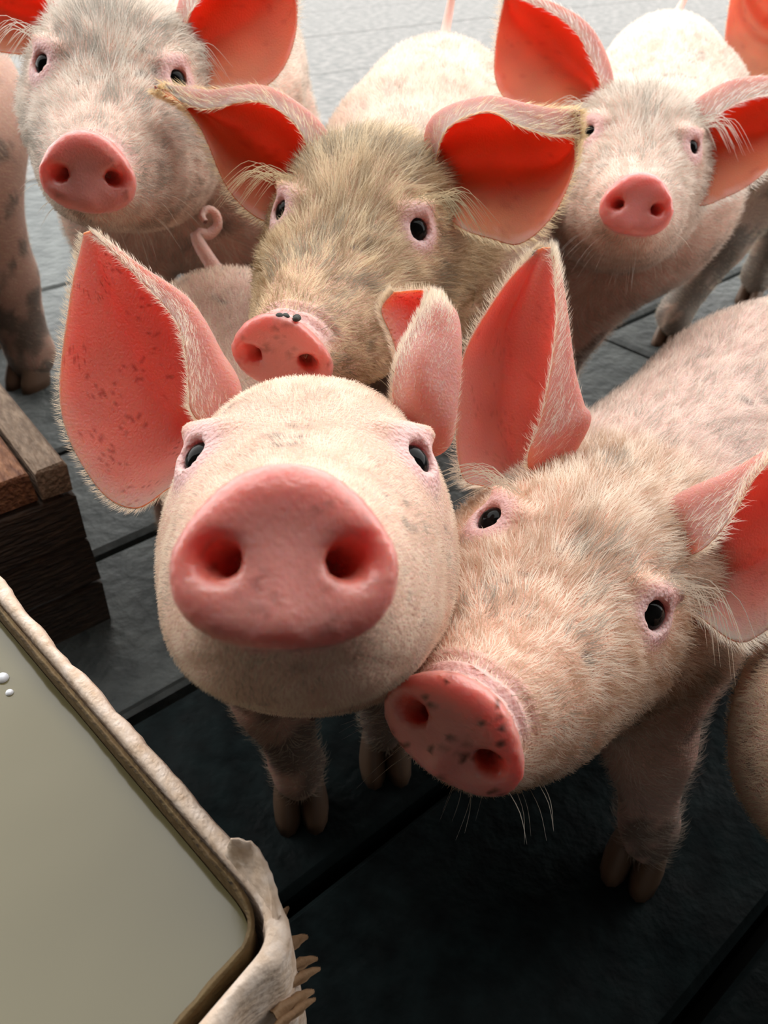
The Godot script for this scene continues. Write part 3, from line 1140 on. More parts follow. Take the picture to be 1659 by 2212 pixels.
func make_materials() -> void:
	var pore := noise_height(0.09, 3, 512, 5)
	for k in ["skin", "skin_dirty"]:
		var m := mat(Color.WHITE, 0.62, true)
		m.subsurf_scatter_enabled = true
		m.subsurf_scatter_strength = 0.30
		m.heightmap_enabled = true
		m.heightmap_texture = pore
		m.heightmap_scale = 0.10
		m.uv1_triplanar = true
		m.uv1_scale = Vector3(9, 9, 9)
		M[k] = m
	var sn := mat(Color.WHITE, 0.30, true)
	sn.subsurf_scatter_enabled = true
	sn.subsurf_scatter_strength = 0.75
	sn.heightmap_enabled = true
	sn.heightmap_texture = noise_height(0.05, 3, 512, 8)
	sn.heightmap_scale = 0.025
	sn.uv1_triplanar = true
	sn.uv1_scale = Vector3(16, 16, 16)
	M.snout = sn
	var ear := mat(Color.WHITE, 0.55, true)
	ear.subsurf_scatter_enabled = true
	ear.subsurf_scatter_strength = 1.0
	ear.backlight_enabled = true
	ear.backlight = Color(1.0, 0.56, 0.36)
	ear.heightmap_enabled = true
	ear.heightmap_texture = pore
	ear.heightmap_scale = 0.06
	ear.uv1_triplanar = true
	ear.uv1_scale = Vector3(12, 12, 12)
	M.ear = ear
	var hr := mat(Color.WHITE, 0.5, true)
	hr.backlight_enabled = true
	hr.backlight = Color(0.95, 0.92, 0.86)
	M.hair = hr
	var eye := mat(Color.WHITE, 0.04, true)
	eye.metallic_specular = 0.20
	M.eye = eye
	M.mud = mat(Color(0.20, 0.21, 0.19), 0.8)
	M.hoof = mat(Color(0.42, 0.33, 0.26), 0.5)
	var near_shade := mat(Color.WHITE, 0.9)  # darkest slabs: shade of the near side put into their colour
	near_shade.albedo_texture = noise_tex(0.012, 5, Color(0.035, 0.06, 0.065), Color(0.10, 0.145, 0.15), 1024, 21)
	near_shade.heightmap_enabled = true
	near_shade.heightmap_texture = noise_height(0.03, 5, 1024, 22)
	near_shade.heightmap_scale = 0.12
	near_shade.roughness_texture = noise_tex(0.01, 4, Color(0.6, 0.6, 0.6), Color(1, 1, 1), 512, 23)
	near_shade.uv1_triplanar = true
	near_shade.uv1_world_triplanar = true
	near_shade.uv1_scale = Vector3(2.2, 2.2, 2.2)
	near_shade.metallic_specular = 0.22
	M.near_shade = near_shade
	var con := mat(Color.WHITE, 0.8)
	con.albedo_texture = noise_tex(0.012, 6, Color(0.30, 0.31, 0.305), Color(0.50, 0.49, 0.48), 1024, 31)
	con.heightmap_enabled = true
	con.heightmap_texture = noise_height(0.03, 5, 1024, 32)
	con.heightmap_scale = 0.3
	con.uv1_triplanar = true
	con.uv1_world_triplanar = true
	con.uv1_scale = Vector3(1.3, 1.3, 1.3)
	M.concrete = con
	var mid_shade := con.duplicate()  # darker copy of the concrete, shade among the pigs put into it
	mid_shade.albedo_texture = noise_tex(0.012, 6, Color(0.17, 0.195, 0.195), Color(0.33, 0.35, 0.345), 1024, 35)
	mid_shade.roughness = 0.65
	M.mid_shade = mid_shade
	M.bed = mat(Color(0.09, 0.09, 0.085), 0.9)
	var tub := mat(Color.WHITE, 0.75)
	tub.albedo_texture = noise_tex(0.02, 5, Color(0.80, 0.68, 0.56), Color(0.97, 0.92, 0.88), 512, 41)
	tub.heightmap_enabled = true
	tub.heightmap_texture = noise_height(0.06, 5, 512, 42)
	tub.heightmap_scale = 0.06
	tub.uv1_triplanar = true
	tub.uv1_scale = Vector3(9, 9, 9)
	M.tub = tub
	var dark_strip := tub.duplicate()
	dark_strip.albedo_color = Color(0.45, 0.40, 0.26)  # olive tone painted for the darker water edge
	M.dark_strip = dark_strip
	var sp := tub.duplicate()
	sp.albedo_color = Color(0.60, 0.52, 0.42)  # tub colour darkened to paint the shadow on the shreds
	M.splinter = sp
	var wat := mat(Color(0.38, 0.355, 0.24), 0.12)
	wat.metallic_specular = 0.45
	wat.heightmap_enabled = true
	wat.heightmap_texture = noise_height(0.006, 2, 512, 45)
	wat.heightmap_scale = 0.10
	wat.uv1_triplanar = true
	wat.uv1_scale = Vector3(3, 3, 3)
	M.water = wat
	var bub := mat(Color(0.95, 0.97, 1.0), 0.05)
	bub.clearcoat_enabled = true
	M.bubble = bub
	for k in [["wood", Color(0.36, 0.29, 0.23), Color(0.60, 0.52, 0.44)], ["wood_red", Color(0.30, 0.16, 0.09), Color(0.62, 0.44, 0.31)], ["dark_wood", Color(0.13, 0.10, 0.08), Color(0.30, 0.24, 0.19)]]:
		var w := mat(Color.WHITE, 0.8)
		w.albedo_texture = noise_tex(0.03, 5, k[1], k[2], 512, 51)
		w.heightmap_enabled = true
		w.heightmap_texture = noise_height(0.04, 5, 512, 52)
		w.heightmap_scale = 0.3
		w.uv1_triplanar = true
		w.uv1_scale = Vector3(2, 9, 9)
		M[k[0]] = w
	M.roof = mat(Color(0.35, 0.34, 0.33), 0.9)

func style_of(over: Dictionary) -> Dictionary:
	var s := {
		"skin": Color(0.68, 0.43, 0.34), "lid": Color(0.72, 0.45, 0.43), "snout": Color(0.63, 0.255, 0.225),
		"hair": Color(0.88, 0.79, 0.62), "ear_inner": Color(0.60, 0.24, 0.11), "ear_outer": Color(0.76, 0.46, 0.39),
		"skin_mat": M.skin, "ear_mat": M.ear,
		"head_density": 385000.0, "body_density": 143000.0, "body_len": 0.012, "muzzle_len": 0.005, "crown_len": 0.014,
		"brows": 16, "brow_len": 0.03, "whiskers": 10,
	}
	s.merge(over, true)
	return s

func build_pigs() -> void:
	# 1: the one that pushes its nose up
	eye_open = 0.0068
	clear_bones()
	pig_head(Vector3(-0.0262, 0.4631, -0.1528), Vector3(0.999, -0.038, -0.035), Vector3(-0.001, 0.677, -0.736), Vector3(0.052, 0.735, 0.676), 1.0, 1.0, 1.01, 0.93)
	head_tk = 1.05
	bone(head_point(Vector3(0, 0.02, -0.17)), Vector3(-0.055, 0.265, -0.38), 0.050, 0.070, 0.02)
	bone(Vector3(-0.055, 0.26, -0.38), Vector3(-0.092, 0.215, -0.53), 0.068, 0.080, 0.03)
	bone(Vector3(-0.092, 0.215, -0.53), Vector3(-0.142, 0.245, -0.67), 0.080, 0.094, 0.03)
	leg(Vector3(-0.095, 0.20, -0.41), Vector3(-0.085, 0.12, -0.39), Vector3(-0.07, 0, -0.377), 0.055)
	leg(Vector3(-0.03, 0.20, -0.43), Vector3(-0.01, 0.12, -0.43), Vector3(0.0, 0, -0.42), 0.048)
	leg(Vector3(-0.215, 0.20, -0.69), Vector3(-0.23, 0.12, -0.69), Vector3(-0.235, 0, -0.70), 0.055)
	leg(Vector3(-0.135, 0.20, -0.70), Vector3(-0.13, 0.12, -0.71), Vector3(-0.13, 0, -0.72), 0.055)
	var e1 := ear_points([
		[[372, 1052], [392, 1000], [430, 925], [505, 835], [415, 892]],
		[[290, 1098], [325, 1000], [390, 880], [468, 765], [408, 850]],
		[[205, 1045], [262, 930], [340, 800], [432, 697], [400, 765]],
		[[131, 880], [200, 800], [290, 720], [386, 638], [378, 690]],
		[[150, 650], [190, 650], [240, 625], [290, 572], [296, 598]],
		[[181, 505], [186, 502], [192, 500], [200, 497], [200, 503]]], [0.40, 0.42, 0.428, 0.405, 0.385], 0.425)
	var e2 := ear_points([
		[[850, 830, 0.385], [905, 860, 0.375], [965, 950, 0.385], [920, 910, 0.41], [860, 830, 0.40]],
		[[864, 768, 0.385], [915, 785, 0.375], [985, 840, 0.39], [930, 800, 0.41], [858, 772, 0.40]],
		[[890, 712, 0.39], [935, 722, 0.383], [985, 745, 0.395], [930, 722, 0.415], [842, 718, 0.405]],
		[[918, 664, 0.392], [948, 675, 0.388], [975, 684, 0.40], [920, 668, 0.415], [824, 668, 0.405]],
		[[928, 638, 0.395], [940, 640, 0.396], [950, 642, 0.40], [912, 626, 0.41], [850, 630, 0.405]]], [0.39, 0.38, 0.39, 0.41, 0.4], 0.4)
	var s1 := style_of({"hair_mud": 0.25, "hair": Color(0.92, 0.83, 0.70), "hair_dark": Color(0.70, 0.54, 0.42), "head_density": 825000.0, "body_density": 181500.0, "body_len": 0.009, "muzzle_len": 0.0030, "crown_len": 0.0042, "lift": 0.8, "hair_w": 0.0002, "brows": 0, "brow_len": 0.010, "whiskers": 0, "body_mud_shade": 0.38, "body_hair_w": 0.0004, "mud": 0.0, "ear_inner": Color(0.76, 0.31, 0.235), "pale_rim": 0.30, "ear_res": 84, "ear_spots": 0.6, "ear_hair": 5000.0, "rim_hair": 2200, "ear_hair_len": 0.0042, "snout_dirt": 0.3})
	var p1 := make_pig("pale piglet thrusting its broad pink snout up, one ear curled over", s1, 0.0026, 0.009, Vector3(-0.3, -0.1, -1).normalized(), [[e1, 1.0, -1], [e2, -1.0, 1]])
	for f in [Vector3(-0.07, 0, -0.377), Vector3(0.0, 0, -0.42), Vector3(-0.235, 0, -0.70), Vector3(-0.13, 0, -0.72)]:
		hoof_pair(p1, f, Vector3(0.1, 0, 1))
	tail(p1, [Vector3(-0.155, 0.300, -0.745), at(425, 515, 0.765), at(452, 506, 0.77), at(470, 488, 0.77), at(466, 462, 0.765), at(447, 452, 0.76), at(436, 466, 0.757), at(444, 480, 0.755)], 0.0085, M.skin)
	# 5: the one nuzzling beside it
	eye_open = 0.0076
	clear_bones()
	pig_head(Vector3(0.0246, 0.345, -0.184), Vector3(0.824, -0.23, 0.518), Vector3(0.455, 0.813, -0.363), Vector3(-0.338, 0.535, 0.775), 1.0, 1.15, 1.1, 1.05)
	disc_tilt = 0.50
	bone(head_point(Vector3(0, 0.02, -0.20)), Vector3(0.17, 0.215, -0.44), 0.058, 0.090, 0.02)
	bone(Vector3(0.17, 0.215, -0.44), Vector3(0.34, 0.215, -0.60), 0.096, 0.110, 0.03)
	bone(Vector3(0.34, 0.215, -0.60), Vector3(0.55, 0.215, -0.78), 0.110, 0.106, 0.03)
	leg(Vector3(0.175, 0.19, -0.38), Vector3(0.19, 0.12, -0.345), Vector3(0.20, 0, -0.325), 0.056)
	leg(Vector3(0.12, 0.18, -0.47), Vector3(0.11, 0.12, -0.47), Vector3(0.105, 0, -0.47), 0.05)
	leg(Vector3(0.60, 0.20, -0.76), Vector3(0.62, 0.12, -0.75), Vector3(0.63, 0, -0.74), 0.06)
	leg(Vector3(0.52, 0.20, -0.87), Vector3(0.52, 0.12, -0.89), Vector3(0.52, 0, -0.88), 0.06)
	e1 = ear_points([
		[[1048, 1052], [1085, 1020], [1125, 990], [1262, 912], [1140, 985]],
		[[1000, 1030], [1050, 955], [1112, 895], [1250, 875], [1168, 905]],
		[[985, 920], [1040, 860], [1110, 800], [1229, 800], [1190, 795]],
		[[1000, 770], [1050, 745], [1110, 710], [1213, 690], [1202, 690]],
		[[1085, 622], [1110, 618], [1140, 610], [1203, 595], [1198, 602]],
		[[1160, 540], [1166, 537], [1173, 534], [1190, 535], [1190, 540]]], [0.47, 0.495, 0.505, 0.485, 0.462], 0.49)
	e2 = ear_points([
		[[1515, 1335], [1500, 1270], [1515, 1215], [1462, 1085], [1520, 1185]],
		[[1590, 1386], [1590, 1290], [1605, 1200], [1578, 1030], [1578, 1120]],
		[[1650, 1365], [1662, 1260], [1672, 1150], [1660, 990], [1640, 1020]],
		[[1730, 1290], [1740, 1200], [1740, 1100], [1730, 960], [1705, 985]],
		[[1800, 1090], [1800, 1075], [1800, 1060], [1795, 1040], [1790, 1050]]], [0.45, 0.475, 0.482, 0.462, 0.44], 0.47)
	var s5 := style_of({"hair_mud": 0.45, "hair": Color(0.92, 0.84, 0.73), "hair_dark": Color(0.56, 0.38, 0.25), "ear_inner": Color(0.74, 0.32, 0.24), "pale_rim": 0.55, "ear_res": 60, "skin": Color(0.64, 0.36, 0.255), "body_skin": Color(0.66, 0.44, 0.38), "body_hair": Color(0.88, 0.81, 0.74), "body_hair_dark": Color(0.55, 0.46, 0.40), "head_density": 495000.0, "body_density": 231000.0, "body_len": 0.013, "muzzle_len": 0.0065, "crown_len": 0.019, "brows": 26, "brow_len": 0.036, "whiskers": 14, "mud": 0.05, "ear_hair": 5000.0, "rim_hair": 1500, "ear_hair_len": 0.007, "snout_dirt": 0.9})
	var p5 := make_pig("pinkish piglet with a muddy wrinkled snout nuzzling against the nose-up piglet", s5, 0.0029, 0.009, Vector3(0.7, -0.1, -0.7).normalized(), [[e1, 1.0, -1], [e2, -1.0, 1]])
	for f in [Vector3(0.20, 0, -0.325), Vector3(0.105, 0, -0.47), Vector3(0.63, 0, -0.74), Vector3(0.52, 0, -0.88)]:
		hoof_pair(p5, f, Vector3(-0.5, 0, 0.8))
	# 2: the tan-haired one behind
	eye_open = 0.0072
	clear_bones()
	pig_head(Vector3(-0.0606, 0.3898, -0.4098), Vector3(0.971, -0.057, 0.23), Vector3(0.094, 0.983, -0.156), Vector3(-0.218, 0.173, 0.96), 1.0, 1.15, 1.06, 1.0)
	disc_tilt = 0.45
	bone(head_point(Vector3(0, 0.02, -0.20)), Vector3(0.035, 0.335, -0.74), 0.058, 0.108, 0.02)
	bone(Vector3(0.035, 0.335, -0.74), Vector3(0.048, 0.335, -0.95), 0.112, 0.114, 0.03)
	bone(Vector3(0.048, 0.335, -0.95), Vector3(0.074, 0.345, -1.19), 0.122, 0.112, 0.03)
	leg(Vector3(0.0, 0.25, -0.77), Vector3(0.01, 0.14, -0.76), Vector3(0.01, 0, -0.76), 0.055)
	leg(Vector3(0.11, 0.24, -0.73), Vector3(0.12, 0.14, -0.72), Vector3(0.125, 0, -0.72), 0.062)
	leg(Vector3(0.01, 0.26, -1.20), Vector3(0.0, 0.14, -1.22), Vector3(0.0, 0, -1.22), 0.068)
	leg(Vector3(0.14, 0.26, -1.20), Vector3(0.15, 0.14, -1.22), Vector3(0.15, 0, -1.22), 0.068)
	e1 = ear_points([
		[[615, 478], [630, 420], [655, 350], [700, 295], [668, 325]],
		[[555, 470], [580, 400], [602, 310], [643, 238], [634, 264]],
		[[490, 405], [510, 340], [530, 270], [562, 195], [556, 219]],
		[[440, 290], [450, 270], [460, 245], [452, 198], [442, 236]],
		[[395, 228], [390, 222], [385, 212], [365, 186], [362, 206]],
		[[340, 192], [338, 191], [337, 190], [335, 187], [336, 192]]], [0.595, 0.612, 0.615, 0.60, 0.578], 0.535)
	e2 = ear_points([
		[[1000, 495], [975, 420], [960, 340], [940, 265], [965, 280]],
		[[1060, 515], [1060, 430], [1055, 330], [1043, 225], [1052, 242]],
		[[1125, 526], [1130, 430], [1130, 340], [1125, 232], [1120, 272]],
		[[1195, 465], [1195, 400], [1195, 340], [1182, 238], [1180, 290]],
		[[1238, 370], [1238, 345], [1236, 315], [1226, 240], [1225, 292]],
		[[1244, 300], [1247, 290], [1250, 275], [1251, 241], [1256, 288]]], [0.56, 0.585, 0.592, 0.58, 0.553], 0.55)
	var s2 := style_of({"hair_mud": 0.6, "hair": Color(0.86, 0.73, 0.50), "hair_dark": Color(0.36, 0.24, 0.115), "skin": Color(0.60, 0.36, 0.25), "body_skin": Color(0.68, 0.46, 0.38), "body_hair": Color(0.90, 0.83, 0.73), "body_hair_dark": Color(0.66, 0.54, 0.44), "head_density": 440000.0, "body_density": 181500.0, "body_len": 0.014, "muzzle_len": 0.008, "crown_len": 0.028, "brows": 34, "brow_len": 0.036, "whiskers": 12, "mud": 0.1, "ear_hair": 2600.0, "rim_hair": 900, "ear_hair_len": 0.008, "hair_w": 0.00034})
	var p2 := make_pig("tan-haired piglet with broad red ears spread wide and tips folded over", s2, 0.0033, 0.010, Vector3(0.1, -0.05, -1).normalized(), [[e1, 1.0, -1], [e2, -1.0, 1]])
	for k in 7:
		var sm := SphereMesh.new()
		sm.radius = 0.0012 + 0.0016 * rng.randf()
		sm.height = sm.radius * 1.5
		sm.radial_segments = 8
		sm.rings = 5
		var o := put("mud_clod", sm, M.mud, p2)
		o.position = head_point(Vector3(0.006 + 0.012 * (rng.randf() - 0.5), 0.0275, 0.003 + 0.006 * (rng.randf() - 0.5))) - p2.position
	tail(p2, [Vector3(0.08, 0.42, -1.28), Vector3(0.09, 0.45, -1.33), Vector3(0.10, 0.50, -1.35), Vector3(0.105, 0.55, -1.34)], 0.009, M.skin)
	for f in [Vector3(0.01, 0, -0.76), Vector3(0.125, 0, -0.72), Vector3(0.0, 0, -1.22), Vector3(0.15, 0, -1.22)]:
		hoof_pair(p2, f, Vector3(-0.1, 0, 1))
	# 3: the one with the white coat
	eye_open = 0.0068
	clear_bones()
	pig_head(Vector3(-0.1934, 0.4551, -0.5367), Vector3(0.985, -0.125, -0.119), Vector3(0.107, 0.983, -0.147), Vector3(0.136, 0.132, 0.982), 1.0, 1.0, 1.04, 1.05)
	bone(head_point(Vector3(0, 0.02, -0.17)), Vector3(-0.235, 0.41, -0.91), 0.060, 0.104, 0.02)
	bone(Vector3(-0.235, 0.41, -0.91), Vector3(-0.235, 0.40, -1.08), 0.108, 0.126, 0.03)
	bone(Vector3(-0.235, 0.40, -1.08), Vector3(-0.235, 0.40, -1.34), 0.128, 0.118, 0.03)
	leg(Vector3(-0.175, 0.31, -0.91), Vector3(-0.17, 0.17, -0.90), Vector3(-0.165, 0, -0.90), 0.062)
	leg(Vector3(-0.30, 0.31, -0.91), Vector3(-0.30, 0.17, -0.90), Vector3(-0.30, 0, -0.91), 0.062)
	leg(Vector3(-0.17, 0.30, -1.36), Vector3(-0.17, 0.17, -1.38), Vector3(-0.17, 0, -1.38), 0.07)
	leg(Vector3(-0.30, 0.30, -1.36), Vector3(-0.30, 0.17, -1.38), Vector3(-0.30, 0, -1.38), 0.07)
	e1 = ear_points([
		[[90, 115], [88, 80], [95, 30], [105, -20], [95, -5]],
		[[30, 116], [30, 70], [30, 10], [40, -60], [40, -42]],
		[[-40, 100], [-30, 40], [-20, -20], [-10, -90], [-10, -75]],
		[[-110, 50], [-100, 0], [-90, -60], [-80, -110], [-80, -100]],
		[[-150, -60], [-148, -70], [-145, -80], [-140, -95], [-140, -90]]], [0.62, 0.64, 0.645, 0.63, 0.61], 0.62)
	e2 = ear_points([
		[[425, 185], [430, 140], [425, 80], [395, 20], [408, 35]],
		[[500, 193], [490, 130], [480, 50], [418, -30], [430, 0]],
		[[565, 191], [560, 110], [540, 10], [480, -80], [482, -60]],
		[[616, 140], [610, 70], [590, -30], [545, -110], [542, -95]],
		[[641, 50], [636, 0], [625, -60], [600, -130], [600, -120]],
		[[632, -60], [630, -80], [627, -100], [622, -140], [622, -132]]], [0.63, 0.65, 0.656, 0.645, 0.625], 0.63)
	var s3 := style_of({"hair_mud": 0.75, "hair": Color(0.92, 0.88, 0.81), "hair_dark": Color(0.55, 0.50, 0.43), "head_density": 412500.0, "body_density": 143000.0, "body_len": 0.014, "muzzle_len": 0.007, "crown_len": 0.024, "brows": 20, "brow_len": 0.030, "whiskers": 16, "mud": 0.05, "ear_hair": 2200.0, "rim_hair": 800, "ear_hair_len": 0.007, "hair_w": 0.00034})
	var p3 := make_pig("white-haired piglet with a round snout and tall upright red ears", s3, 0.0036, 0.011, Vector3(0, -0.05, -1).normalized(), [[e1, 1.0, -1], [e2, -1.0, 1]])
	for f in [Vector3(-0.165, 0, -0.90), Vector3(-0.30, 0, -0.91), Vector3(-0.17, 0, -1.38), Vector3(-0.30, 0, -1.38)]:
		hoof_pair(p3, f, Vector3(0, 0, 1))
	# 4: the small white one
	eye_open = 0.0062
	clear_bones()
	pig_head(Vector3(0.1999, 0.4055, -0.6379), Vector3(0.972, -0.088, 0.217), Vector3(0.141, 0.96, -0.242), Vector3(-0.187, 0.266, 0.946), 0.95, 1.0, 1.03, 1.05)
	bone(head_point(Vector3(0, 0.02, -0.17)), Vector3(0.302, 0.33, -0.95), 0.056, 0.098, 0.02)
	bone(Vector3(0.302, 0.33, -0.95), Vector3(0.392, 0.34, -1.22), 0.102, 0.112, 0.03)
	bone(Vector3(0.392, 0.34, -1.22), Vector3(0.48, 0.345, -1.54), 0.114, 0.104, 0.03)
	leg(Vector3(0.255, 0.26, -0.91), Vector3(0.21, 0.14, -0.90), Vector3(0.19, 0, -0.89), 0.062)
	leg(Vector3(0.32, 0.26, -0.99), Vector3(0.27, 0.14, -1.01), Vector3(0.25, 0, -1.02), 0.066)
	leg(Vector3(0.42, 0.26, -1.55), Vector3(0.42, 0.14, -1.57), Vector3(0.42, 0, -1.57), 0.066)
	leg(Vector3(0.54, 0.26, -1.52), Vector3(0.54, 0.14, -1.54), Vector3(0.54, 0, -1.54), 0.066)
	e1 = ear_points([
		[[1240, 228], [1258, 205], [1285, 180], [1315, 172], [1300, 188]],
		[[1170, 236], [1190, 180], [1230, 130], [1291, 100], [1277, 130]],
		[[1105, 226], [1130, 150], [1180, 80], [1252, 48], [1242, 66]],
		[[1070, 170], [1095, 100], [1130, 45], [1190, 12], [1186, 24]],
		[[1073, 80], [1085, 50], [1105, 20], [1140, -5], [1136, 2]],
		[[1090, -8], [1093, -11], [1096, -13], [1102, -16], [1102, -13]]], [0.75, 0.768, 0.772, 0.755, 0.738], 0.75)
	e2 = ear_points([
		[[1505, 440], [1495, 370], [1500, 300], [1508, 222], [1530, 262]],
		[[1560, 429], [1560, 350], [1565, 280], [1575, 182], [1585, 226]],
		[[1630, 391], [1635, 330], [1640, 270], [1645, 172], [1650, 206]],
		[[1700, 320], [1702, 290], [1705, 250], [1710, 180], [1712, 206]],
		[[1760, 245], [1760, 240], [1760, 235], [1758, 215], [1758, 222]]], [0.73, 0.755, 0.762, 0.745, 0.722], 0.73)
	var s4 := style_of({"hair_mud": 0.35, "body_mud_shade": 0.28, "hair": Color(0.91, 0.87, 0.81), "hair_dark": Color(0.60, 0.53, 0.45), "snout": Color(0.68, 0.25, 0.23), "head_density": 357500.0, "body_density": 143000.0, "body_len": 0.014, "muzzle_len": 0.007, "crown_len": 0.024, "brows": 30, "brow_len": 0.036, "whiskers": 14, "mud": 0.0, "ear_hair": 2000.0, "rim_hair": 700, "ear_hair_len": 0.008, "hair_w": 0.0004, "snout_dirt": 0.1})  # here the body mud also paints in the chest shading
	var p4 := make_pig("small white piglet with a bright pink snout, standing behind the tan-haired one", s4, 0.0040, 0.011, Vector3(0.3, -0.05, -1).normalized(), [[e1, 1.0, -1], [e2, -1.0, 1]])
	tail(p4, [Vector3(0.50, 0.42, -1.62), Vector3(0.53, 0.45, -1.66), Vector3(0.545, 0.49, -1.67), Vector3(0.54, 0.53, -1.66)], 0.008, M.skin)
	for f in [Vector3(0.19, 0, -0.89), Vector3(0.25, 0, -1.02), Vector3(0.42, 0, -1.57), Vector3(0.54, 0, -1.54)]:
		hoof_pair(p4, f, Vector3(-0.2, 0, 1))
	# 7: the one walking off past the trough
	clear_bones()
	pig_head(Vector3(-1.36, 0.30, -1.02), Vector3(0.1, 0, 1), Vector3(0, 1, 0), Vector3(-1, -0.3, 0.1), 1.0, 1.0)
	bone(head_point(Vector3(0, 0.02, -0.17)), Vector3(-1.02, 0.38, -1.10), 0.078, 0.12, 0.02)
	bone(Vector3(-1.02, 0.38, -1.10), Vector3(-0.61, 0.385, -1.14), 0.128, 0.135, 0.03)
	leg(Vector3(-0.575, 0.33, -1.08), Vector3(-0.552, 0.17, -1.10), Vector3(-0.545, 0, -1.11), 0.095)
	leg(Vector3(-0.66, 0.31, -1.20), Vector3(-0.665, 0.17, -1.24), Vector3(-0.66, 0, -1.25), 0.085)
	leg(Vector3(-1.05, 0.28, -1.04), Vector3(-1.06, 0.15, -1.03), Vector3(-1.06, 0, -1.03), 0.065)
	leg(Vector3(-1.05, 0.28, -1.18), Vector3(-1.06, 0.15, -1.18), Vector3(-1.06, 0, -1.18), 0.065)
	var s7 := style_of({"skin": Color(0.50, 0.32, 0.25), "body_density": 33000.0, "head_density": 0.0, "body_len": 0.008, "mud": 0.40, "brows": 0, "whiskers": 0})
	var p7 := make_pig("pig turned away beside the trough, only its haunch and muddy legs showing", s7, 0.006, 0.010, Vector3(1, -0.3, 0).normalized(), [plain_ear(-1.0), plain_ear(1.0)])
	for f in [Vector3(-0.545, 0, -1.11), Vector3(-0.66, 0, -1.25), Vector3(-1.06, 0, -1.03), Vector3(-1.06, 0, -1.18)]:
		hoof_pair(p7, f, Vector3(-0.3, 0, 0.7), 1.75)
	# 8: the muddy-legged one beyond the small white one
	clear_bones()
	pig_head(Vector3(0.62, 0.36, -1.02), Vector3(0.97, 0, 0.2), Vector3(0, 1, -0.1), Vector3(-0.15, 0.1, 0.98), 1.0, 1.0)
	bone(head_point(Vector3(0, 0.02, -0.17)), Vector3(0.71, 0.35, -1.34), 0.060, 0.10, 0.02)
	bone(Vector3(0.71, 0.35, -1.34), Vector3(0.99, 0.37, -1.76), 0.108, 0.12, 0.03)
	leg(Vector3(0.635, 0.29, -1.33), Vector3(0.55, 0.16, -1.28), Vector3(0.487, 0, -1.245), 0.075)
	leg(Vector3(0.73, 0.28, -1.42), Vector3(0.71, 0.16, -1.43), Vector3(0.69, 0, -1.42), 0.07)
	leg(Vector3(0.92, 0.28, -1.83), Vector3(0.92, 0.16, -1.85), Vector3(0.92, 0, -1.85), 0.07)
	leg(Vector3(1.04, 0.28, -1.74), Vector3(1.04, 0.16, -1.76), Vector3(1.04, 0, -1.76), 0.07)
	e1 = ear_points([
		[[1690, 172], [1700, 120], [1710, 60], [1720, -10]],
		[[1610, 172], [1630, 110], [1650, 50], [1685, -50]],
		[[1569, 110], [1588, 60], [1612, 0], [1650, -80]],
		[[1574, 20], [1590, -20], [1610, -60], [1640, -110]],
		[[1600, -110], [1605, -118], [1612, -124], [1620, -130]]], [1.13, 1.15, 1.155, 1.13], 1.13)
	var s8 := style_of({"skin": Color(0.50, 0.36, 0.28), "body_density": 71500.0, "head_density": 71500.0, "mud": 0.55, "hair_mud": 0.8, "brows": 0, "whiskers": 0, "hair_w": 0.0004, "ear_hair": 900.0, "rim_hair": 400})
	var p8 := make_pig("pig with mud-caked legs stepping out behind the small white piglet", s8, 0.006, 0.010, Vector3(0.4, -0.1, -0.9).normalized(), [[e1, 1.0, -1], plain_ear(1.0)])
	for f in [Vector3(0.487, 0, -1.245), Vector3(0.69, 0, -1.42), Vector3(0.92, 0, -1.85), Vector3(1.04, 0, -1.76)]:
		hoof_pair(p8, f, Vector3(-0.5, 0, 0.7), 1.25)
	# 9: the bristly one at the edge
	clear_bones()
	pig_head(Vector3(0.250, 0.300, -0.140), Vector3(0.95, 0.1, 0.38), Vector3(0.1, 0.75, -0.65), Vector3(-0.12, 0.6, 0.78), 0.9, 1.0, 1.0, 1.1)
	bone(head_point(Vector3(0, 0.02, -0.17)), Vector3(0.43, 0.21, -0.30), 0.05, 0.090, 0.02)
	bone(Vector3(0.43, 0.21, -0.30), Vector3(0.68, 0.21, -0.40), 0.092, 0.10, 0.03)
	leg(Vector3(0.41, 0.17, -0.25), Vector3(0.41, 0.1, -0.24), Vector3(0.41, 0, -0.24), 0.055)
	leg(Vector3(0.44, 0.17, -0.36), Vector3(0.44, 0.1, -0.36), Vector3(0.44, 0, -0.36), 0.055)
	leg(Vector3(0.64, 0.17, -0.38), Vector3(0.65, 0.1, -0.38), Vector3(0.65, 0, -0.38), 0.06)
	leg(Vector3(0.62, 0.17, -0.50), Vector3(0.62, 0.1, -0.51), Vector3(0.62, 0, -0.51), 0.06)
	var s9 := style_of({"skin": Color(0.66, 0.43, 0.33), "head_density": 275000.0, "body_density": 110000.0, "body_len": 0.012, "muzzle_len": 0.008, "crown_len": 0.010, "brows": 0, "whiskers": 40, "mud": 0.2})
	var p9 := make_pig("bristly pig pressing in beside the muddy-snouted piglet, only its cheek showing", s9, 0.004, 0.010, Vector3(0.8, -0.1, -0.4).normalized(), [plain_ear(1.0)])
	for f in [Vector3(0.41, 0, -0.24), Vector3(0.44, 0, -0.36), Vector3(0.65, 0, -0.38), Vector3(0.62, 0, -0.51)]:
		hoof_pair(p9, f, Vector3(-0.8, 0, 0.3))

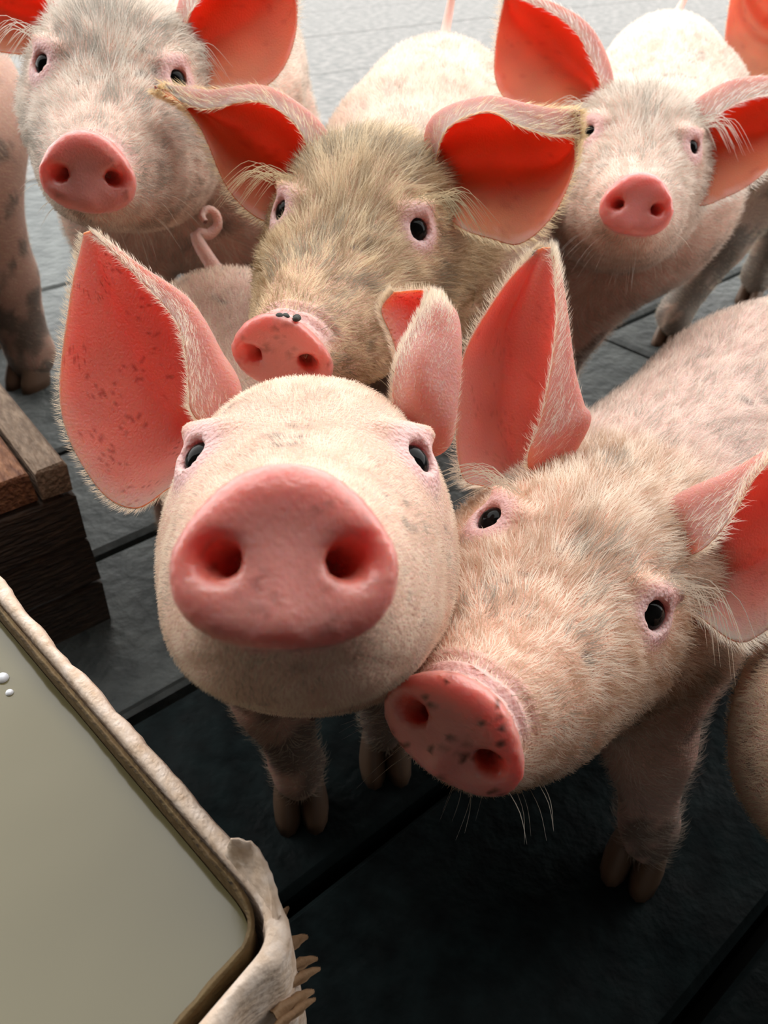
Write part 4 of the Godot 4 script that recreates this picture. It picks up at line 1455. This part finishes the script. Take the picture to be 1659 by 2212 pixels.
func _ready() -> void:
	rng.seed = 7
	noise_a.seed = 3
	noise_a.noise_type = FastNoiseLite.TYPE_SIMPLEX_SMOOTH
	noise_a.frequency = 1.0
	noise_a.fractal_type = FastNoiseLite.FRACTAL_NONE
	noise_b.seed = 12
	noise_b.noise_type = FastNoiseLite.TYPE_SIMPLEX
	noise_b.frequency = 1.0
	noise_b.fractal_type = FastNoiseLite.FRACTAL_NONE
	# camera
	var p := deg_to_rad(PITCH)
	fwd = Vector3(0, -sin(p), -cos(p))
	upv = Vector3(0, cos(p), -sin(p))
	var cam := Camera3D.new()
	cam.name = "camera"
	add_child(cam)
	cam.position = EYE
	cam.rotation = Vector3(-p, 0, 0)
	cam.near = 0.02
	cam.far = 60.0
	var lens := CameraAttributesPhysical.new()
	lens.frustum_focal_length = 12.0 / tan(deg_to_rad(FOV * 0.5))
	lens.frustum_focus_distance = 0.40
	lens.exposure_aperture = 10.0
	lens.frustum_near = 0.02
	lens.frustum_far = 60.0
	cam.attributes = lens
	cam.fov = FOV
	cam.current = true
	# bright overcast sky over the open yard
	var env := Environment.new()
	env.background_mode = Environment.BG_SKY
	var sm := ProceduralSkyMaterial.new()
	sm.sky_top_color = Color(1.0, 0.99, 0.978)
	sm.sky_horizon_color = Color(1.0, 0.99, 0.978)
	sm.ground_bottom_color = Color(0.3, 0.3, 0.3)
	sm.ground_horizon_color = Color(0.5, 0.5, 0.5)
	sm.sky_energy_multiplier = 1.0
	var sky := Sky.new()
	sky.sky_material = sm
	env.sky = sky
	env.background_energy_multiplier = 4.0
	env.tonemap_mode = Environment.TONE_MAPPER_LINEAR
	env.tonemap_exposure = 1.0
	env.sdfgi_enabled = true
	env.ssao_enabled = true
	env.ssil_enabled = true
	var we := WorldEnvironment.new()
	we.name = "daylight"
	we.environment = env
	add_child(we)
	make_profile()
	make_materials()
	# unseen shed behind and above the camera, added for shade, open towards the yard
	var roof := bevel_box(Vector3(8, 0.08, 5.0), 0.01)
	structure("unseen_ceiling", roof, M.roof, Vector3(0, 2.3, 2.15))
	structure("unseen_wall_back", bevel_box(Vector3(8, 2.3, 0.12), 0.01), M.roof, Vector3(0, 1.15, 1.3))
	structure("unseen_wall_left", bevel_box(Vector3(0.12, 2.3, 3.0), 0.01), M.roof, Vector3(-2.2, 1.15, 1.0))
	structure("unseen_wall_right", bevel_box(Vector3(0.12, 2.3, 3.0), 0.01), M.roof, Vector3(2.2, 1.15, 1.0))
	build_floor()
	build_trough()
	build_tub()
	build_pigs()
